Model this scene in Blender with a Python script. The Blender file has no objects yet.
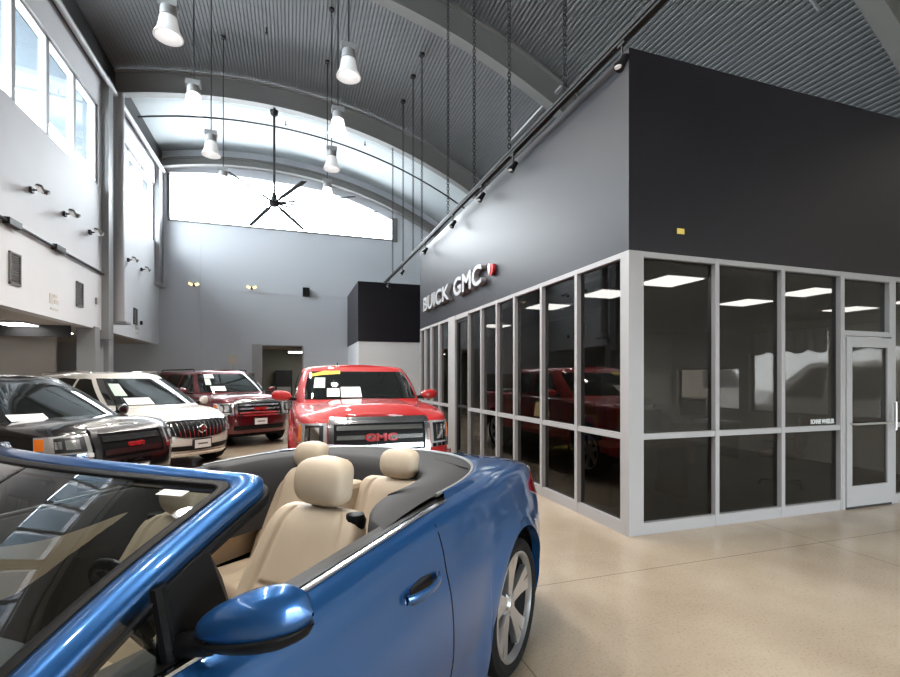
import bpy, bmesh, math, random
from mathutils import Vector, Matrix
random.seed(4)
SC = bpy.context.scene
COL = SC.collection
R = math.radians
PI = math.pi

# ------------------------------------------------------------------ camera
CAMZ = 1.6
YAW = R(18.36)
cam_data = bpy.data.cameras.new('camera')
cam_data.sensor_width = 36.0
cam_data.lens = 476.0 / 900.0 * 36.0
cam_data.shift_y = 39.5 / 900.0
cam_data.clip_start = 0.05
cam_data.clip_end = 200
cam = bpy.data.objects.new('camera', cam_data)
COL.objects.link(cam)
cam.location = (0, 0, CAMZ)
cam.rotation_euler = (R(90), 0, -YAW)
SC.camera = cam

# ------------------------------------------------------------------ light and exposure
SC.view_settings.view_transform = 'Standard'
SC.view_settings.look = 'None'
SC.view_settings.gamma = 1.0
SC.view_settings.use_curve_mapping = False
SC.view_settings.exposure = 1.35
SC.cycles.use_denoising = True
SC.cycles.max_bounces = 8
SC.cycles.diffuse_bounces = 4
SC.cycles.glossy_bounces = 4
SC.cycles.transparent_max_bounces = 12
SC.cycles.sample_clamp_indirect = 6
SC.cycles.caustics_reflective = False
SC.cycles.caustics_refractive = False

world = bpy.data.worlds.new('overcast_sky')
SC.world = world
world.use_nodes = True
bg = world.node_tree.nodes['Background']
bg.inputs[0].default_value = (0.93, 0.965, 1.0, 1)
bg.inputs[1].default_value = 12.0


def portal(x, y, z, w, h, rot):
    l = bpy.data.lights.new('window_portal', 'AREA')
    l.shape = 'RECTANGLE'
    l.size = w
    l.size_y = h
    l.cycles.is_portal = True
    o = bpy.data.objects.new('window_portal', l)
    COL.objects.link(o)
    o.location = (x, y, z)
    o.rotation_euler = rot


XW = -4.6      # left wall inner face
YB = 19.8      # back wall inner face
YF = -6.0      # front wall
XR = 9.6       # right wall
for y0, y1 in ((15.08, 19.3), (4.6, 14.12), (-5.8, 4.0)):
    portal(XW - 0.15, (y0 + y1) / 2, 7.42, y1 - y0, 2.0, (R(90), 0, R(-90)))
portal(-0.2, YB + 0.15, 8.3, 8.4, 2.1, (R(-90), 0, 0))
portal(6.4, YF - 0.1, 1.3, 5.9, 2.5, (R(90), 0, 0))
portal(XR + 0.15, 7.2, 1.7, 5.6, 1.7, (R(90), 0, R(90)))


# ------------------------------------------------------------------ materials
MATS = {}


def mat(name, col, rough=0.5, metal=0.0, coat=0.0, emit=None, estr=0.0, spec=0.5, coat_rough=0.03):
    m = bpy.data.materials.new(name)
    m.use_nodes = True
    b = m.node_tree.nodes['Principled BSDF']
    b.inputs['Base Color'].default_value = (*col, 1)
    b.inputs['Roughness'].default_value = rough
    b.inputs['Metallic'].default_value = metal
    b.inputs['Coat Weight'].default_value = coat
    b.inputs['Coat Roughness'].default_value = coat_rough
    b.inputs['Specular IOR Level'].default_value = spec
    if emit:
        b.inputs['Emission Color'].default_value = (*emit, 1)
        b.inputs['Emission Strength'].default_value = estr
    MATS[name] = m
    return m


def noise_col(m, c1, c2, scale=4.0, detail=4.0, rough=None, fac=(0.35, 0.65)):
    nt = m.node_tree
    b = nt.nodes['Principled BSDF']
    tc = nt.nodes.new('ShaderNodeTexCoord')
    n = nt.nodes.new('ShaderNodeTexNoise')
    n.inputs['Scale'].default_value = scale
    n.inputs['Detail'].default_value = detail
    r = nt.nodes.new('ShaderNodeValToRGB')
    r.color_ramp.elements[0].position = fac[0]
    r.color_ramp.elements[1].position = fac[1]
    r.color_ramp.elements[0].color = (*c1, 1)
    r.color_ramp.elements[1].color = (*c2, 1)
    nt.links.new(tc.outputs['Object'], n.inputs['Vector'])
    nt.links.new(n.outputs['Fac'], r.inputs['Fac'])
    nt.links.new(r.outputs['Color'], b.inputs['Base Color'])
    return m


def glass(name, tint, f0=0.06, gloss_rough=0.0):
    """thin sheet: tinted see-through plus fresnel mirror"""
    m = bpy.data.materials.new(name)
    m.use_nodes = True
    nt = m.node_tree
    nt.nodes.clear()
    out = nt.nodes.new('ShaderNodeOutputMaterial')
    tr = nt.nodes.new('ShaderNodeBsdfTransparent')
    tr.inputs[0].default_value = (*tint, 1)
    gl = nt.nodes.new('ShaderNodeBsdfGlossy')
    gl.inputs['Roughness'].default_value = gloss_rough
    gl.inputs[0].default_value = (1, 1, 1, 1)
    lw = nt.nodes.new('ShaderNodeLayerWeight')
    lw.inputs['Blend'].default_value = 0.5
    pw = nt.nodes.new('ShaderNodeMath')
    pw.operation = 'POWER'
    pw.inputs[1].default_value = 4.0
    ma = nt.nodes.new('ShaderNodeMath')
    ma.operation = 'MULTIPLY_ADD'
    ma.inputs[1].default_value = 1.0 - f0
    ma.inputs[2].default_value = f0
    mx = nt.nodes.new('ShaderNodeMixShader')
    nt.links.new(lw.outputs['Facing'], pw.inputs[0])
    nt.links.new(pw.outputs[0], ma.inputs[0])
    nt.links.new(ma.outputs[0], mx.inputs[0])
    nt.links.new(tr.outputs[0], mx.inputs[1])
    nt.links.new(gl.outputs[0], mx.inputs[2])
    nt.links.new(mx.outputs[0], out.inputs[0])
    MATS[name] = m
    return m


white_wall = noise_col(mat('white_wall_paint', (0.62, 0.62, 0.64), 0.6), (0.58, 0.58, 0.60), (0.64, 0.64, 0.66), 0.5)
back_paint = mat('back_wall_paint', (0.50, 0.51, 0.54), 0.55)
taupe = mat('taupe_wall_paint', (0.46, 0.42, 0.38), 0.7)
dark_fascia = mat('charcoal_satin_panel', (0.008, 0.0065, 0.0105), 0.44, 0.0, spec=0.42)
frame_paint = mat('silver_grey_frame', (0.33, 0.32, 0.325), 0.45, 0.0)
steel_paint = mat('grey_steel_paint', (0.24, 0.24, 0.245), 0.45)
beam_paint = mat('beam_grey_paint', (0.15, 0.145, 0.137), 0.5)
deck_paint = mat('corrugated_deck_paint', (0.12, 0.122, 0.125), 0.5)
daylit_tone = mat('painted_daylight_ceiling', (0.36, 0.39, 0.40), 0.6)  # paler than the deck: window light on the last bay put into colour
dark_metal = mat('dark_metal', (0.02, 0.02, 0.021), 0.5, spec=0.3)
black = mat('black_plastic', (0.008, 0.008, 0.009), 0.45, spec=0.15)
rubber = mat('tyre_rubber', (0.009, 0.009, 0.009), 0.75, spec=0.15)
chrome = mat('chrome', (0.8, 0.8, 0.82), 0.12, 1.0)
alloy = mat('silver_alloy', (0.55, 0.55, 0.57), 0.28, 0.9)
letter_m = mat('dull_silver_letter', (0.38, 0.38, 0.39), 0.45, 0.5)
satin_alu = mat('brushed_aluminium', (0.6, 0.6, 0.6), 0.35, 0.9)
blue_paint = mat('metallic_blue_paint', (0.019, 0.105, 0.31), 0.30, 0.6, 1.0)
red_paint = mat('red_paint', (0.40, 0.003, 0.005), 0.6, 0.0, 0.8)
maroon_paint = mat('burgundy_paint', (0.11, 0.006, 0.012), 0.3, 0.35, 1.0)
white_paint = mat('pearl_white_paint', (0.62, 0.59, 0.55), 0.5, 0.0, 1.0)
black_paint = mat('black_paint', (0.006, 0.006, 0.007), 0.25, 0.1, 1.0)
dark_glass = mat('dark_car_glass', (0.008, 0.010, 0.010), 0.04, 0.0, 0.0, spec=0.6)
lamp_lens = mat('headlamp_lens', (0.62, 0.63, 0.64), 0.10, 0.6, 1.0)
amber = mat('amber_lens', (0.75, 0.18, 0.02), 0.2, 0, 1.0)
tail_red = mat('red_tail_lens', (0.35, 0.006, 0.01), 0.15, 0, 1.0)
sign_red = mat('red_badge_enamel', (0.42, 0.015, 0.02), 0.35)
plate_white = mat('white_plate', (0.7, 0.7, 0.7), 0.5)
paper = mat('white_paper', (0.78, 0.8, 0.8), 0.7)
paper_green = mat('pale_green_paper', (0.55, 0.68, 0.6), 0.7)
yellow_paint = mat('yellow_window_paint', (0.85, 0.6, 0.03), 0.6)
leather = noise_col(mat('beige_leather', (0.56, 0.45, 0.32), 0.5), (0.53, 0.435, 0.325), (0.58, 0.475, 0.36), 6)
stitch = mat('brown_seam', (0.26, 0.20, 0.14), 0.7)
charcoal_vinyl = mat('charcoal_vinyl', (0.050, 0.050, 0.054), 0.7, spec=0.25)
dash_grey = mat('dark_dash_plastic', (0.03, 0.03, 0.032), 0.6)
carpet = mat('black_carpet', (0.02, 0.02, 0.02), 0.9)
win_glass = glass('clear_window_glass', (0.93, 0.97, 0.98), 0.03)
outer_glass = glass('outer_window_glass', (0.45, 0.45, 0.45), 0.04)
office_glass = glass('tinted_office_glass', (0.27, 0.27, 0.265), 0.03)
car_glass = glass('windshield_glass', (0.55, 0.60, 0.58), 0.07)
lamp_glow = mat('glowing_lamp_glass', (0.9, 0.9, 0.9), 0.3, emit=(1.0, 0.97, 0.93), estr=1.3)
lamp_dim = mat('prismatic_lamp_glass', (0.6, 0.61, 0.63), 0.15, emit=(1.0, 0.98, 0.95), estr=0.12)
panel_glow = mat('ceiling_panel_glow', (0.9, 0.9, 0.9), 0.4, emit=(1.0, 0.98, 0.96), estr=6.0)
warm_glow = mat('warm_lamp_glow', (0.9, 0.8, 0.45), 0.4, emit=(1.0, 0.80, 0.38), estr=0.7)
office_wall_m = mat('tan_office_wall', (0.58, 0.51, 0.42), 0.7)
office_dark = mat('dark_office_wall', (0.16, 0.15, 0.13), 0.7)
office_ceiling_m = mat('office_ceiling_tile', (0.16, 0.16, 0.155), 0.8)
wood = mat('brown_desk_wood', (0.16, 0.08, 0.04), 0.45)
yellow_fab = mat('yellow_fabric', (0.60, 0.47, 0.10), 0.8)
blue_fab = mat('blue_fabric', (0.03, 0.06, 0.16), 0.8)
maroon_fab = mat('maroon_fabric', (0.12, 0.02, 0.03), 0.8)
grey_fab = mat('grey_fabric', (0.14, 0.14, 0.15), 0.8)
green_leaf = mat('green_leaf', (0.10, 0.16, 0.03), 0.6)
asphalt = mat('outdoor_concrete', (0.45, 0.45, 0.44), 0.9)
bounce_white = mat('white_bounce_surface', (0.82, 0.83, 0.84), 0.8)  # bright surface of the added slabs that throw light up
valance_m = mat('white_valance_cloth', (0.8, 0.8, 0.82), 0.8)
valance_m.node_tree.nodes['Principled BSDF'].inputs['Transmission Weight'].default_value = 0.12
black_chrome = mat('black_chrome', (0.10, 0.10, 0.105), 0.25, 0.9)
soffit_m = mat('blue_grey_soffit', (0.045, 0.062, 0.08), 0.7)
vent_m = mat('grey_louvre', (0.13, 0.13, 0.125), 0.6)
cove_m = mat('yellow_sticker', (0.75, 0.55, 0.12), 0.5)
faint_m = mat('faint_brown_print', (0.52, 0.47, 0.42), 0.6)
ghost_m = mat('office_door_grey', (0.26, 0.26, 0.24), 0.6)
dull_green = mat('greenish_wall', (0.22, 0.22, 0.18), 0.7)


def concrete():
    m = mat('polished_terrazzo', (0.5, 0.45, 0.38), 0.22)
    nt = m.node_tree
    b = nt.nodes['Principled BSDF']
    tc = nt.nodes.new('ShaderNodeTexCoord')
    n1 = nt.nodes.new('ShaderNodeTexNoise')
    n1.inputs['Scale'].default_value = 0.9
    n1.inputs['Detail'].default_value = 6
    n2 = nt.nodes.new('ShaderNodeTexNoise')
    n2.inputs['Scale'].default_value = 60
    n2.inputs['Detail'].default_value = 3
    r1 = nt.nodes.new('ShaderNodeValToRGB')
    r1.color_ramp.elements[0].position = 0.32
    r1.color_ramp.elements[1].position = 0.7
    r1.color_ramp.elements[0].color = (0.34, 0.27, 0.20, 1)
    r1.color_ramp.elements[1].color = (0.47, 0.395, 0.305, 1)
    r2 = nt.nodes.new('ShaderNodeValToRGB')
    r2.color_ramp.elements[0].position = 0.30
    r2.color_ramp.elements[1].position = 0.46
    r2.color_ramp.elements[0].color = (0.78, 0.76, 0.74, 1)
    r2.color_ramp.elements[1].color = (1, 1, 1, 1)
    mu = nt.nodes.new('ShaderNodeMix')
    mu.data_type = 'RGBA'
    mu.blend_type = 'MULTIPLY'
    mu.inputs[0].default_value = 1.0
    br = nt.nodes.new('ShaderNodeTexBrick')
    br.offset = 0.0
    br.inputs['Color1'].default_value = (1, 1, 1, 1)
    br.inputs['Color2'].default_value = (1, 1, 1, 1)
    br.inputs['Mortar'].default_value = (0.55, 0.52, 0.5, 1)
    br.inputs['Scale'].default_value = 1.0
    br.inputs['Mortar Size'].default_value = 0.005
    br.inputs['Brick Width'].default_value = 3.66
    br.inputs['Row Height'].default_value = 3.66
    mp = nt.nodes.new('ShaderNodeMapping')
    mp.inputs['Location'].default_value = (-1.24, 0.4, 0)
    mu2 = nt.nodes.new('ShaderNodeMix')
    mu2.data_type = 'RGBA'
    mu2.blend_type = 'MULTIPLY'
    mu2.inputs[0].default_value = 1.0
    L = nt.links.new
    L(tc.outputs['Object'], n1.inputs['Vector'])
    L(tc.outputs['Object'], n2.inputs['Vector'])
    L(tc.outputs['Object'], mp.inputs['Vector'])
    L(mp.outputs[0], br.inputs['Vector'])
    L(n1.outputs['Fac'], r1.inputs['Fac'])
    L(n2.outputs['Fac'], r2.inputs['Fac'])
    L(r1.outputs['Color'], mu.inputs[6])
    L(r2.outputs['Color'], mu.inputs[7])
    L(mu.outputs[2], mu2.inputs[6])
    L(br.outputs['Color'], mu2.inputs[7])
    L(mu2.outputs[2], b.inputs['Base Color'])
    return m


floor_m = concrete()


# ------------------------------------------------------------------ mesh helpers
class MB:
    def __init__(self):
        self.v = []
        self.f = []

    def add(self, vs, fs):
        o = len(self.v)
        self.v += [tuple(p) for p in vs]
        self.f += [tuple(i + o for i in f) for f in fs]
        return self

    def box(self, x0, x1, y0, y1, z0, z1):
        vs = [(x, y, z) for x in (x0, x1) for y in (y0, y1) for z in (z0, z1)]
        return self.add(vs, [(0, 1, 3, 2), (4, 6, 7, 5), (0, 4, 5, 1), (2, 3, 7, 6), (0, 2, 6, 4), (1, 5, 7, 3)])

    def obox(self, c, size, rot=None):
        """box by centre, size and a rotation matrix"""
        sx, sy, sz = [s / 2 for s in size]
        M = rot or Matrix.Identity(3)
        c = Vector(c)
        vs = [c + M @ Vector((x, y, z)) for x in (-sx, sx) for y in (-sy, sy) for z in (-sz, sz)]
        return self.add(vs, [(0, 1, 3, 2), (4, 6, 7, 5), (0, 4, 5, 1), (2, 3, 7, 6), (0, 2, 6, 4), (1, 5, 7, 3)])

    def tube(self, pts, r, n=10, cap=True):
        pts = [Vector(p) for p in pts]
        rings = []
        for i, p in enumerate(pts):
            a = pts[max(i - 1, 0)]
            b = pts[min(i + 1, len(pts) - 1)]
            d = (b - a).normalized()
            up = Vector((0, 0, 1)) if abs(d.z) < 0.9 else Vector((1, 0, 0))
            s = d.cross(up).normalized()
            u = s.cross(d).normalized()
            rr = r[i] if isinstance(r, (list, tuple)) else r
            rings.append([p + s * rr * math.cos(2 * PI * k / n) + u * rr * math.sin(2 * PI * k / n) for k in range(n)])
        vs = [q for ring in rings for q in ring]
        fs = []
        for i in range(len(rings) - 1):
            for k in range(n):
                fs.append((i * n + k, i * n + (k + 1) % n, (i + 1) * n + (k + 1) % n, (i + 1) * n + k))
        if cap:
            fs.append(tuple(range(n - 1, -1, -1)))
            fs.append(tuple((len(rings) - 1) * n + k for k in range(n)))
        return self.add(vs, fs)

    def lathe(self, prof, c=(0, 0, 0), n=32, axis='z'):
        """prof = (radius, height) list"""
        vs = []
        for r, h in prof:
            for k in range(n):
                a = 2 * PI * k / n
                if axis == 'z':
                    vs.append((c[0] + r * math.cos(a), c[1] + r * math.sin(a), c[2] + h))
                else:
                    vs.append((c[0] + r * math.cos(a), c[1] + h, c[2] + r * math.sin(a)))
        fs = []
        for i in range(len(prof) - 1):
            for k in range(n):
                fs.append((i * n + k, i * n + (k + 1) % n, (i + 1) * n + (k + 1) % n, (i + 1) * n + k))
        return self.add(vs, fs)

    def grid(self, P, closed_u=False, closed_v=False):
        nu, nv = len(P), len(P[0])
        vs = [p for row in P for p in row]
        fs = []
        for i in range(nu if closed_u else nu - 1):
            for j in range(nv if closed_v else nv - 1):
                i2, j2 = (i + 1) % nu, (j + 1) % nv
                fs.append((i * nv + j, i2 * nv + j, i2 * nv + j2, i * nv + j2))
        return self.add(vs, fs)

    def prism(self, poly, z0, z1, M=None):
        """extrude a 2d polygon (list of (x,y)) from z0 to z1, M maps to place"""
        M = M or Matrix.Identity(4)
        n = len(poly)
        vs = [M @ Vector((x, y, z0)) for x, y in poly] + [M @ Vector((x, y, z1)) for x, y in poly]
        fs = [tuple(range(n - 1, -1, -1)), tuple(range(n, 2 * n))]
        fs += [(i, (i + 1) % n, n + (i + 1) % n, n + i) for i in range(n)]
        return self.add(vs, fs)

    def build(self, name, m, parent=None, smooth=False, bevel=0, fixn=True, subd=0, merge=True):
        me = bpy.data.meshes.new(name)
        me.from_pydata(self.v, [], self.f)
        me.update()
        if fixn or merge:
            bm = bmesh.new()
            bm.from_mesh(me)
            if merge:
                bmesh.ops.remove_doubles(bm, verts=bm.verts, dist=0.00005)
            if fixn:
                bmesh.ops.recalc_face_normals(bm, faces=bm.faces)
            bm.to_mesh(me)
            bm.free()
        o = bpy.data.objects.new(name, me)
        COL.objects.link(o)
        me.materials.append(m)
        if smooth:
            for p in me.polygons:
                p.use_smooth = True
            if smooth != 'all':
                try:
                    me.set_sharp_from_angle(angle=R(38))
                except Exception:
                    pass
        if bevel:
            b = o.modifiers.new('bevel', 'BEVEL')
            b.width = bevel
            b.segments = 2
            b.limit_method = 'ANGLE'
        if subd:
            s = o.modifiers.new('subsurf', 'SUBSURF')
            s.levels = subd
            s.render_levels = subd
        if parent:
            o.parent = parent
        return o


def tag(o, label=None, cat=None, group=None, kind=None):
    if label:
        o['label'] = label
    if cat:
        o['category'] = cat
    if group:
        o['group'] = group
    if kind:
        o['kind'] = kind
    return o


def empty(name, loc, rz=0.0, label=None, cat=None, group=None):
    o = bpy.data.objects.new(name, None)
    COL.objects.link(o)
    o.location = loc
    o.rotation_euler = (0, 0, rz)
    o.empty_display_size = 0.2
    return tag(o, label, cat, group)


def struct(o, label=None):
    o['kind'] = 'structure'
    if label:
        o['label'] = label
    return o


def kids(o):
    return [c for c in bpy.data.objects if c.parent == o]


def copy_tree(o, parent=None):
    c = o.copy()
    COL.objects.link(c)
    c.parent = parent
    for ch in kids(o):
        copy_tree(ch, c)
    return c


def text(name, body, size, M, m, parent=None, extrude=0.01, bevel=0.0, sx=1.0, bold=0.0, space=1.0):
    cu = bpy.data.curves.new(name, 'FONT')
    cu.body = body
    cu.size = size
    cu.extrude = extrude
    cu.bevel_depth = bevel
    cu.offset = bold
    cu.space_character = space
    cu.align_x = 'CENTER'
    cu.align_y = 'CENTER'
    t = bpy.data.objects.new('text_source', cu)
    COL.objects.link(t)
    bpy.context.view_layer.update()
    me = bpy.data.meshes.new_from_object(t.evaluated_get(bpy.context.evaluated_depsgraph_get()))
    bpy.data.objects.remove(t)
    bpy.data.curves.remove(cu)
    for v in me.vertices:
        v.co = M @ Vector((v.co.x * sx, v.co.y, v.co.z))
    me.materials.clear()
    me.materials.append(m)
    o = bpy.data.objects.new(name, me)
    COL.objects.link(o)
    if parent:
        o.parent = parent
    return o


def basis(xa, ya, za, loc):
    M = Matrix.Identity(4)
    for i, a in enumerate((xa, ya, za)):
        for k in range(3):
            M[k][i] = a[k]
    for k in range(3):
        M[k][3] = loc[k]
    return M


def lerp(a, b, t):
    return a + (b - a) * t


def interp(pts, x):
    if x <= pts[0][0]:
        return pts[0][1]
    for (a, p), (b, q) in zip(pts, pts[1:]):
        if x <= b:
            t = (x - a) / (b - a)
            return p + (q - p) * t
    return pts[-1][1]


def sinterp(pts, x):
    if x <= pts[0][0]:
        return pts[0][1]
    for (a, p), (b, q) in zip(pts, pts[1:]):
        if x <= b:
            t = (x - a) / (b - a)
            t = t * t * (3 - 2 * t)
            return p + (q - p) * t
    return pts[-1][1]


# ================================================================== THE ROOM
struct(MB().box(-9.2, XR + 0.2, YF - 0.2, YB + 6.0, -0.2, 0).build('floor', floor_m))
struct(MB().box(-60, -9.2, -40, 60, -0.3, -0.05).box(XR + 0.2, 60, -40, 60, -0.3, -0.05)
       .box(-9.2, XR + 0.2, -40, YF - 0.2, -0.3, -0.05).box(-9.2, XR + 0.2, YB + 6.0, 60, -0.3, -0.05)
       .build('ground', asphalt))

# unseen white slabs added outside, left and behind, to bounce daylight onto the ceiling
struct(MB().box(-16, XW - 0.26, YF, YB + 0.2, 6.05, 6.2).build('bounce_slab', bounce_white), 'unseen white slab added left of the hall to bounce light upward')
struct(MB().box(-9.2, XR, YB + 0.23, YB + 12, 6.9, 7.05).build('bounce_slab', bounce_white), 'unseen white slab added behind the hall to bounce light upward')

# roof arc geometry
RCX, RCZ, RR = -1.2, -4.4, 14.0      # underside of the arches
RD = 14.68                           # deck radius


def arcpt(r, x):
    return RCZ + math.sqrt(max(r * r - (x - RCX) ** 2, 0.01))


a0 = math.asin((-5.0 - RCX) / RD)
a1 = math.asin((9.9 - RCX) / RD)
prof = []
pitch = 0.085 / RD
na = int((a1 - a0) / pitch)
for k in range(na):
    b0 = a0 + k * pitch
    for fr, h in ((0.0, 0), (0.42, 0), (0.5, 0.018), (0.92, 0.018)):
        a = b0 + fr * pitch
        rr = RD + h
        prof.append((RCX + rr * math.sin(a), RCZ + rr * math.cos(a)))
m = MB()
m.grid([[(x, YF - 0.3, z), (x, YB + 0.3, z)] for x, z in prof])
m.grid([[(RCX + (RD + 0.2) * math.sin(lerp(a0, a1, k / 40)), YF - 0.3, RCZ + (RD + 0.2) * math.cos(lerp(a0, a1, k / 40))),
         (RCX + (RD + 0.2) * math.sin(lerp(a0, a1, k / 40)), YB + 0.3, RCZ + (RD + 0.2) * math.cos(lerp(a0, a1, k / 40)))] for k in range(41)])
struct(m.build('ceiling', deck_paint, fixn=False), 'corrugated vaulted metal roof deck')


mm = MB()  # sheet added under the deck; its pale colour imitates the daylight there
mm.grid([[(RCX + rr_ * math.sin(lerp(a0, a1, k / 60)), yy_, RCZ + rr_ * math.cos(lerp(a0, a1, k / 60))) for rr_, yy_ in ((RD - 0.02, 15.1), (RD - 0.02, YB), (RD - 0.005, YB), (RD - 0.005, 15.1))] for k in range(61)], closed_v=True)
struct(mm.build('daylit_bay_sheet', daylit_tone, smooth=True), 'smooth sheet under the last roof bay, coloured pale as if lit by the windows')


def arch(y, w=0.30, D=0.45):
    m = MB()
    n = 48
    e0 = math.asin((-4.75 - RCX) / RR)
    e1 = math.asin((9.7 - RCX) / RR)
    P = []
    for k in range(n + 1):
        a = lerp(e0, e1, k / n)
        s, c = math.sin(a), math.cos(a)
        ring = []
        for dr, dy in ((0, -w / 2), (0, w / 2), (0.05, w / 2), (0.05, 0.05), (D - 0.05, 0.05), (D - 0.05, w / 2), (D, w / 2),
                       (D, -w / 2), (D - 0.05, -w / 2), (D - 0.05, -0.05), (0.05, -0.05), (0.05, -w / 2)):
            ring.append((RCX + (RR + dr) * s, y + dy, RCZ + (RR + dr) * c))
        P.append(ring)
    m.grid(P, closed_v=True)
    return struct(m.build('roof_arch', beam_paint, smooth=True), 'curved grey steel roof arch')


for y in (-1.05, 4.3, 9.65, 15.0, 19.62):
    arch(y, 0.26, 0.30 if y > 19 else 0.62)

# left wall with clerestory windows
m = MB()
m.box(XW - 0.25, XW, YF, YB + 0.2, 2.82, 6.42)
m.box(XW - 0.25, XW, YF, YB + 0.2, 8.45, 10.0)
BAYS = [(15.08, 19.3), (4.12, 14.12), (-5.8, 3.9)]
edges = [YF] + [e for b in sorted(BAYS) for e in b] + [YB + 0.2]
for k in range(0, len(edges), 2):
    m.box(XW - 0.25, XW, edges[k], edges[k + 1], 6.42, 8.45)
struct(m.build('wall_left', white_wall))
struct(MB().box(XW - 1.55, XW - 0.25, YF, YB + 0.2, 8.42, 8.62).build('trim_1', soffit_m), 'outside eaves soffit')

wn = 0
for b0, b1 in BAYS:
    wn += 1
    nm = 3 if b1 - b0 < 4.4 else 4
    nm = 3
    r = struct(empty('window_%d' % wn, (XW - 0.12, (b0 + b1) / 2, 6.42)), 'clerestory window')
    fm = MB()
    hh = (b1 - b0) / 2
    fm.box(-0.05, 0.07, -hh, hh, 0, 0.06).box(-0.05, 0.07, -hh, hh, 1.97, 2.03)
    npn = 3 if b1 > 15 else 8
    for k in range(npn + 1):
        yy = lerp(-hh + 0.03, hh - 0.03, k / npn)
        fm.box(-0.05, 0.07, yy - 0.065, yy + 0.065, 0, 2.03)
    fm.build('window_frame', frame_paint, r)
    MB().box(-0.01, 0.0, -hh, hh, 0.03, 2.0).build('pane', win_glass, r)

# eave pipe, wall columns
struct(MB().tube([(XW + 0.16, YF, 9.12), (XW + 0.16, YB, 9.12)], 0.07, 12).build('eave_pipe', frame_paint, smooth=True), 'long pipe under the left eave')
struct(MB().box(XW, XW + 0.10, YF, YB, 9.2, 9.85).build('trim_2', dark_metal), 'dark eave channel')
for y in (14.62,):
    m = MB()
    m.box(XW - 0.3, XW + 0.16, y - 0.34, y - 0.02, 2.6, 9.3)
    struct(m.build('wall_column', steel_paint), 'grey steel wall column')
    struct(MB().tube([(XW + 0.2, y + 0.26, 3.1), (XW + 0.2, y + 0.26, 9.2)], 0.13, 16).build('column_pipe', frame_paint, smooth=True), 'white round downpipe beside the wall column')
    struct(MB().box(XW + 0.0, XW + 0.42, y + 0.05, y + 0.47, 3.04, 3.10).build('pipe_bracket', steel_paint), 'small bracket plate under the downpipe')
    for dy, dx, wd in ((-0.72, 0.10, 0.30), (-0.15, 0.0, 0.26), (0.36, 0.05, 0.34)):
        if y > 14:
            struct(MB().box(XW - 0.45 + dx, XW - 0.05 + dx, y + dy - wd / 2, y + dy + wd / 2, 0, 2.86).build('floor_column', steel_paint, bevel=0.02), 'grey square column under the wall')
    if y < 14:
        struct(MB().box(XW - 0.45, XW - 0.02, y - 0.25, y + 0.25, 0, 2.86).build('floor_column', steel_paint, bevel=0.02), 'grey square column under the wall')
struct(MB().box(XW, XW + 0.14, 19.25, YB, 5.0, 9.2).build('corner_pilaster', steel_paint), 'short grey pilaster in the left back corner')
struct(MB().box(XW, XW + 0.2, 19.15, YB, 4.88, 5.0).build('pilaster_bracket', frame_paint), 'bracket under the corner pilaster')

# back wall with arched window and doorway
def back_top(x):
    return interp([(-4.6, 9.10), (-4.3, 9.14), (-3.3, 9.25), (-2.3, 9.31), (-0.9, 9.27), (0.2, 9.22), (1.18, 9.12), (2.13, 8.93), (3.1, 8.62), (4.0, 8.24)], x)


m = MB()
yb0, yb1 = YB, YB + 0.22
WX0, WX1 = -4.3, 4.0
m.box(-9.2, -1.1, yb0, yb1, 0, 7.38).box(0.38, XR + 0.2, yb0, yb1, 0, 7.38).box(-1.1, 0.38, yb0, yb1, 2.85, 7.38)
m.box(-5.0, WX0, yb0, yb1, 7.38, 10.1)
n = 24
for k in range(n):
    xa, xb = lerp(WX0, WX1, k / n), lerp(WX0, WX1, (k + 1) / n)
    za, zb_ = back_top(xa), back_top(xb)
    m.add([(xa, yb0, za), (xb, yb0, zb_), (xb, yb0, 10.3), (xa, yb0, 10.3), (xa, yb1, za), (xb, yb1, zb_), (xb, yb1, 10.3), (xa, yb1, 10.3)],
          [(0, 1, 2, 3), (4, 7, 6, 5), (0, 4, 5, 1), (3, 2, 6, 7)])
m.box(WX1, XR + 0.2, yb0, yb1, 7.38, 10.3)
struct(m.build('wall_back', back_paint, merge=False))
wn += 1
r = struct(empty('window_%d' % wn, (0, YB, 7.38)), 'arched back wall window')
m = MB()
m.box(WX0, WX1, -0.02, 0.1, -0.02, 0.05).box(WX0 - 0.05, WX0 + 0.05, 0.0, 0.12, 0, 1.75)
m.box(WX1, WX1 + 0.22, -0.05, 0.12, -0.05, 0.95)
m.build('window_frame', beam_paint, r)
m = MB()
pts = [(lerp(WX0, WX1, k / n), back_top(lerp(WX0, WX1, k / n)) - 7.38) for k in range(n + 1)]
m.grid([[(x, 0.12, 0), (x, 0.12, z)] for x, z in pts])
m.build('pane', win_glass, r)
# faint panel joints
for x in (-3.25, -1.35, 0.6):
    struct(MB().box(x - 0.008, x + 0.008, YB - 0.006, YB, 0, 7.36).build('trim_3', back_paint))
struct(MB().box(XW, XR, YB - 0.012, YB, 4.88, 4.92).build('trim_4', back_paint))
# doorway surround and the room behind it
d1 = struct(empty('door_1', (-1.1, YB, 0)), 'open doorway in the back wall')
MB().box(-0.36, 0.0, -0.08, 0.25, 0, 2.9).build('jamb', frame_paint, d1)
MB().box(1.48, 1.53, -0.02, 0.25, 0, 2.87).box(-0.1, 1.5, -0.02, 0.25, 2.85, 2.89).build('jamb', steel_paint, d1)
struct(MB().box(-2.6, 3.0, 23.2, 23.4, 0, 3.3).box(-2.7, -2.6, 20.0, 23.4, 0, 3.3).box(2.0, 2.1, 20.0, 23.4, 0, 3.3).build('wall_backroom', dull_green))
struct(MB().box(-2.7, 3.0, 20.03, 23.4, 2.9, 3.3).build('ceiling_backroom', office_wall_m))

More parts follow.
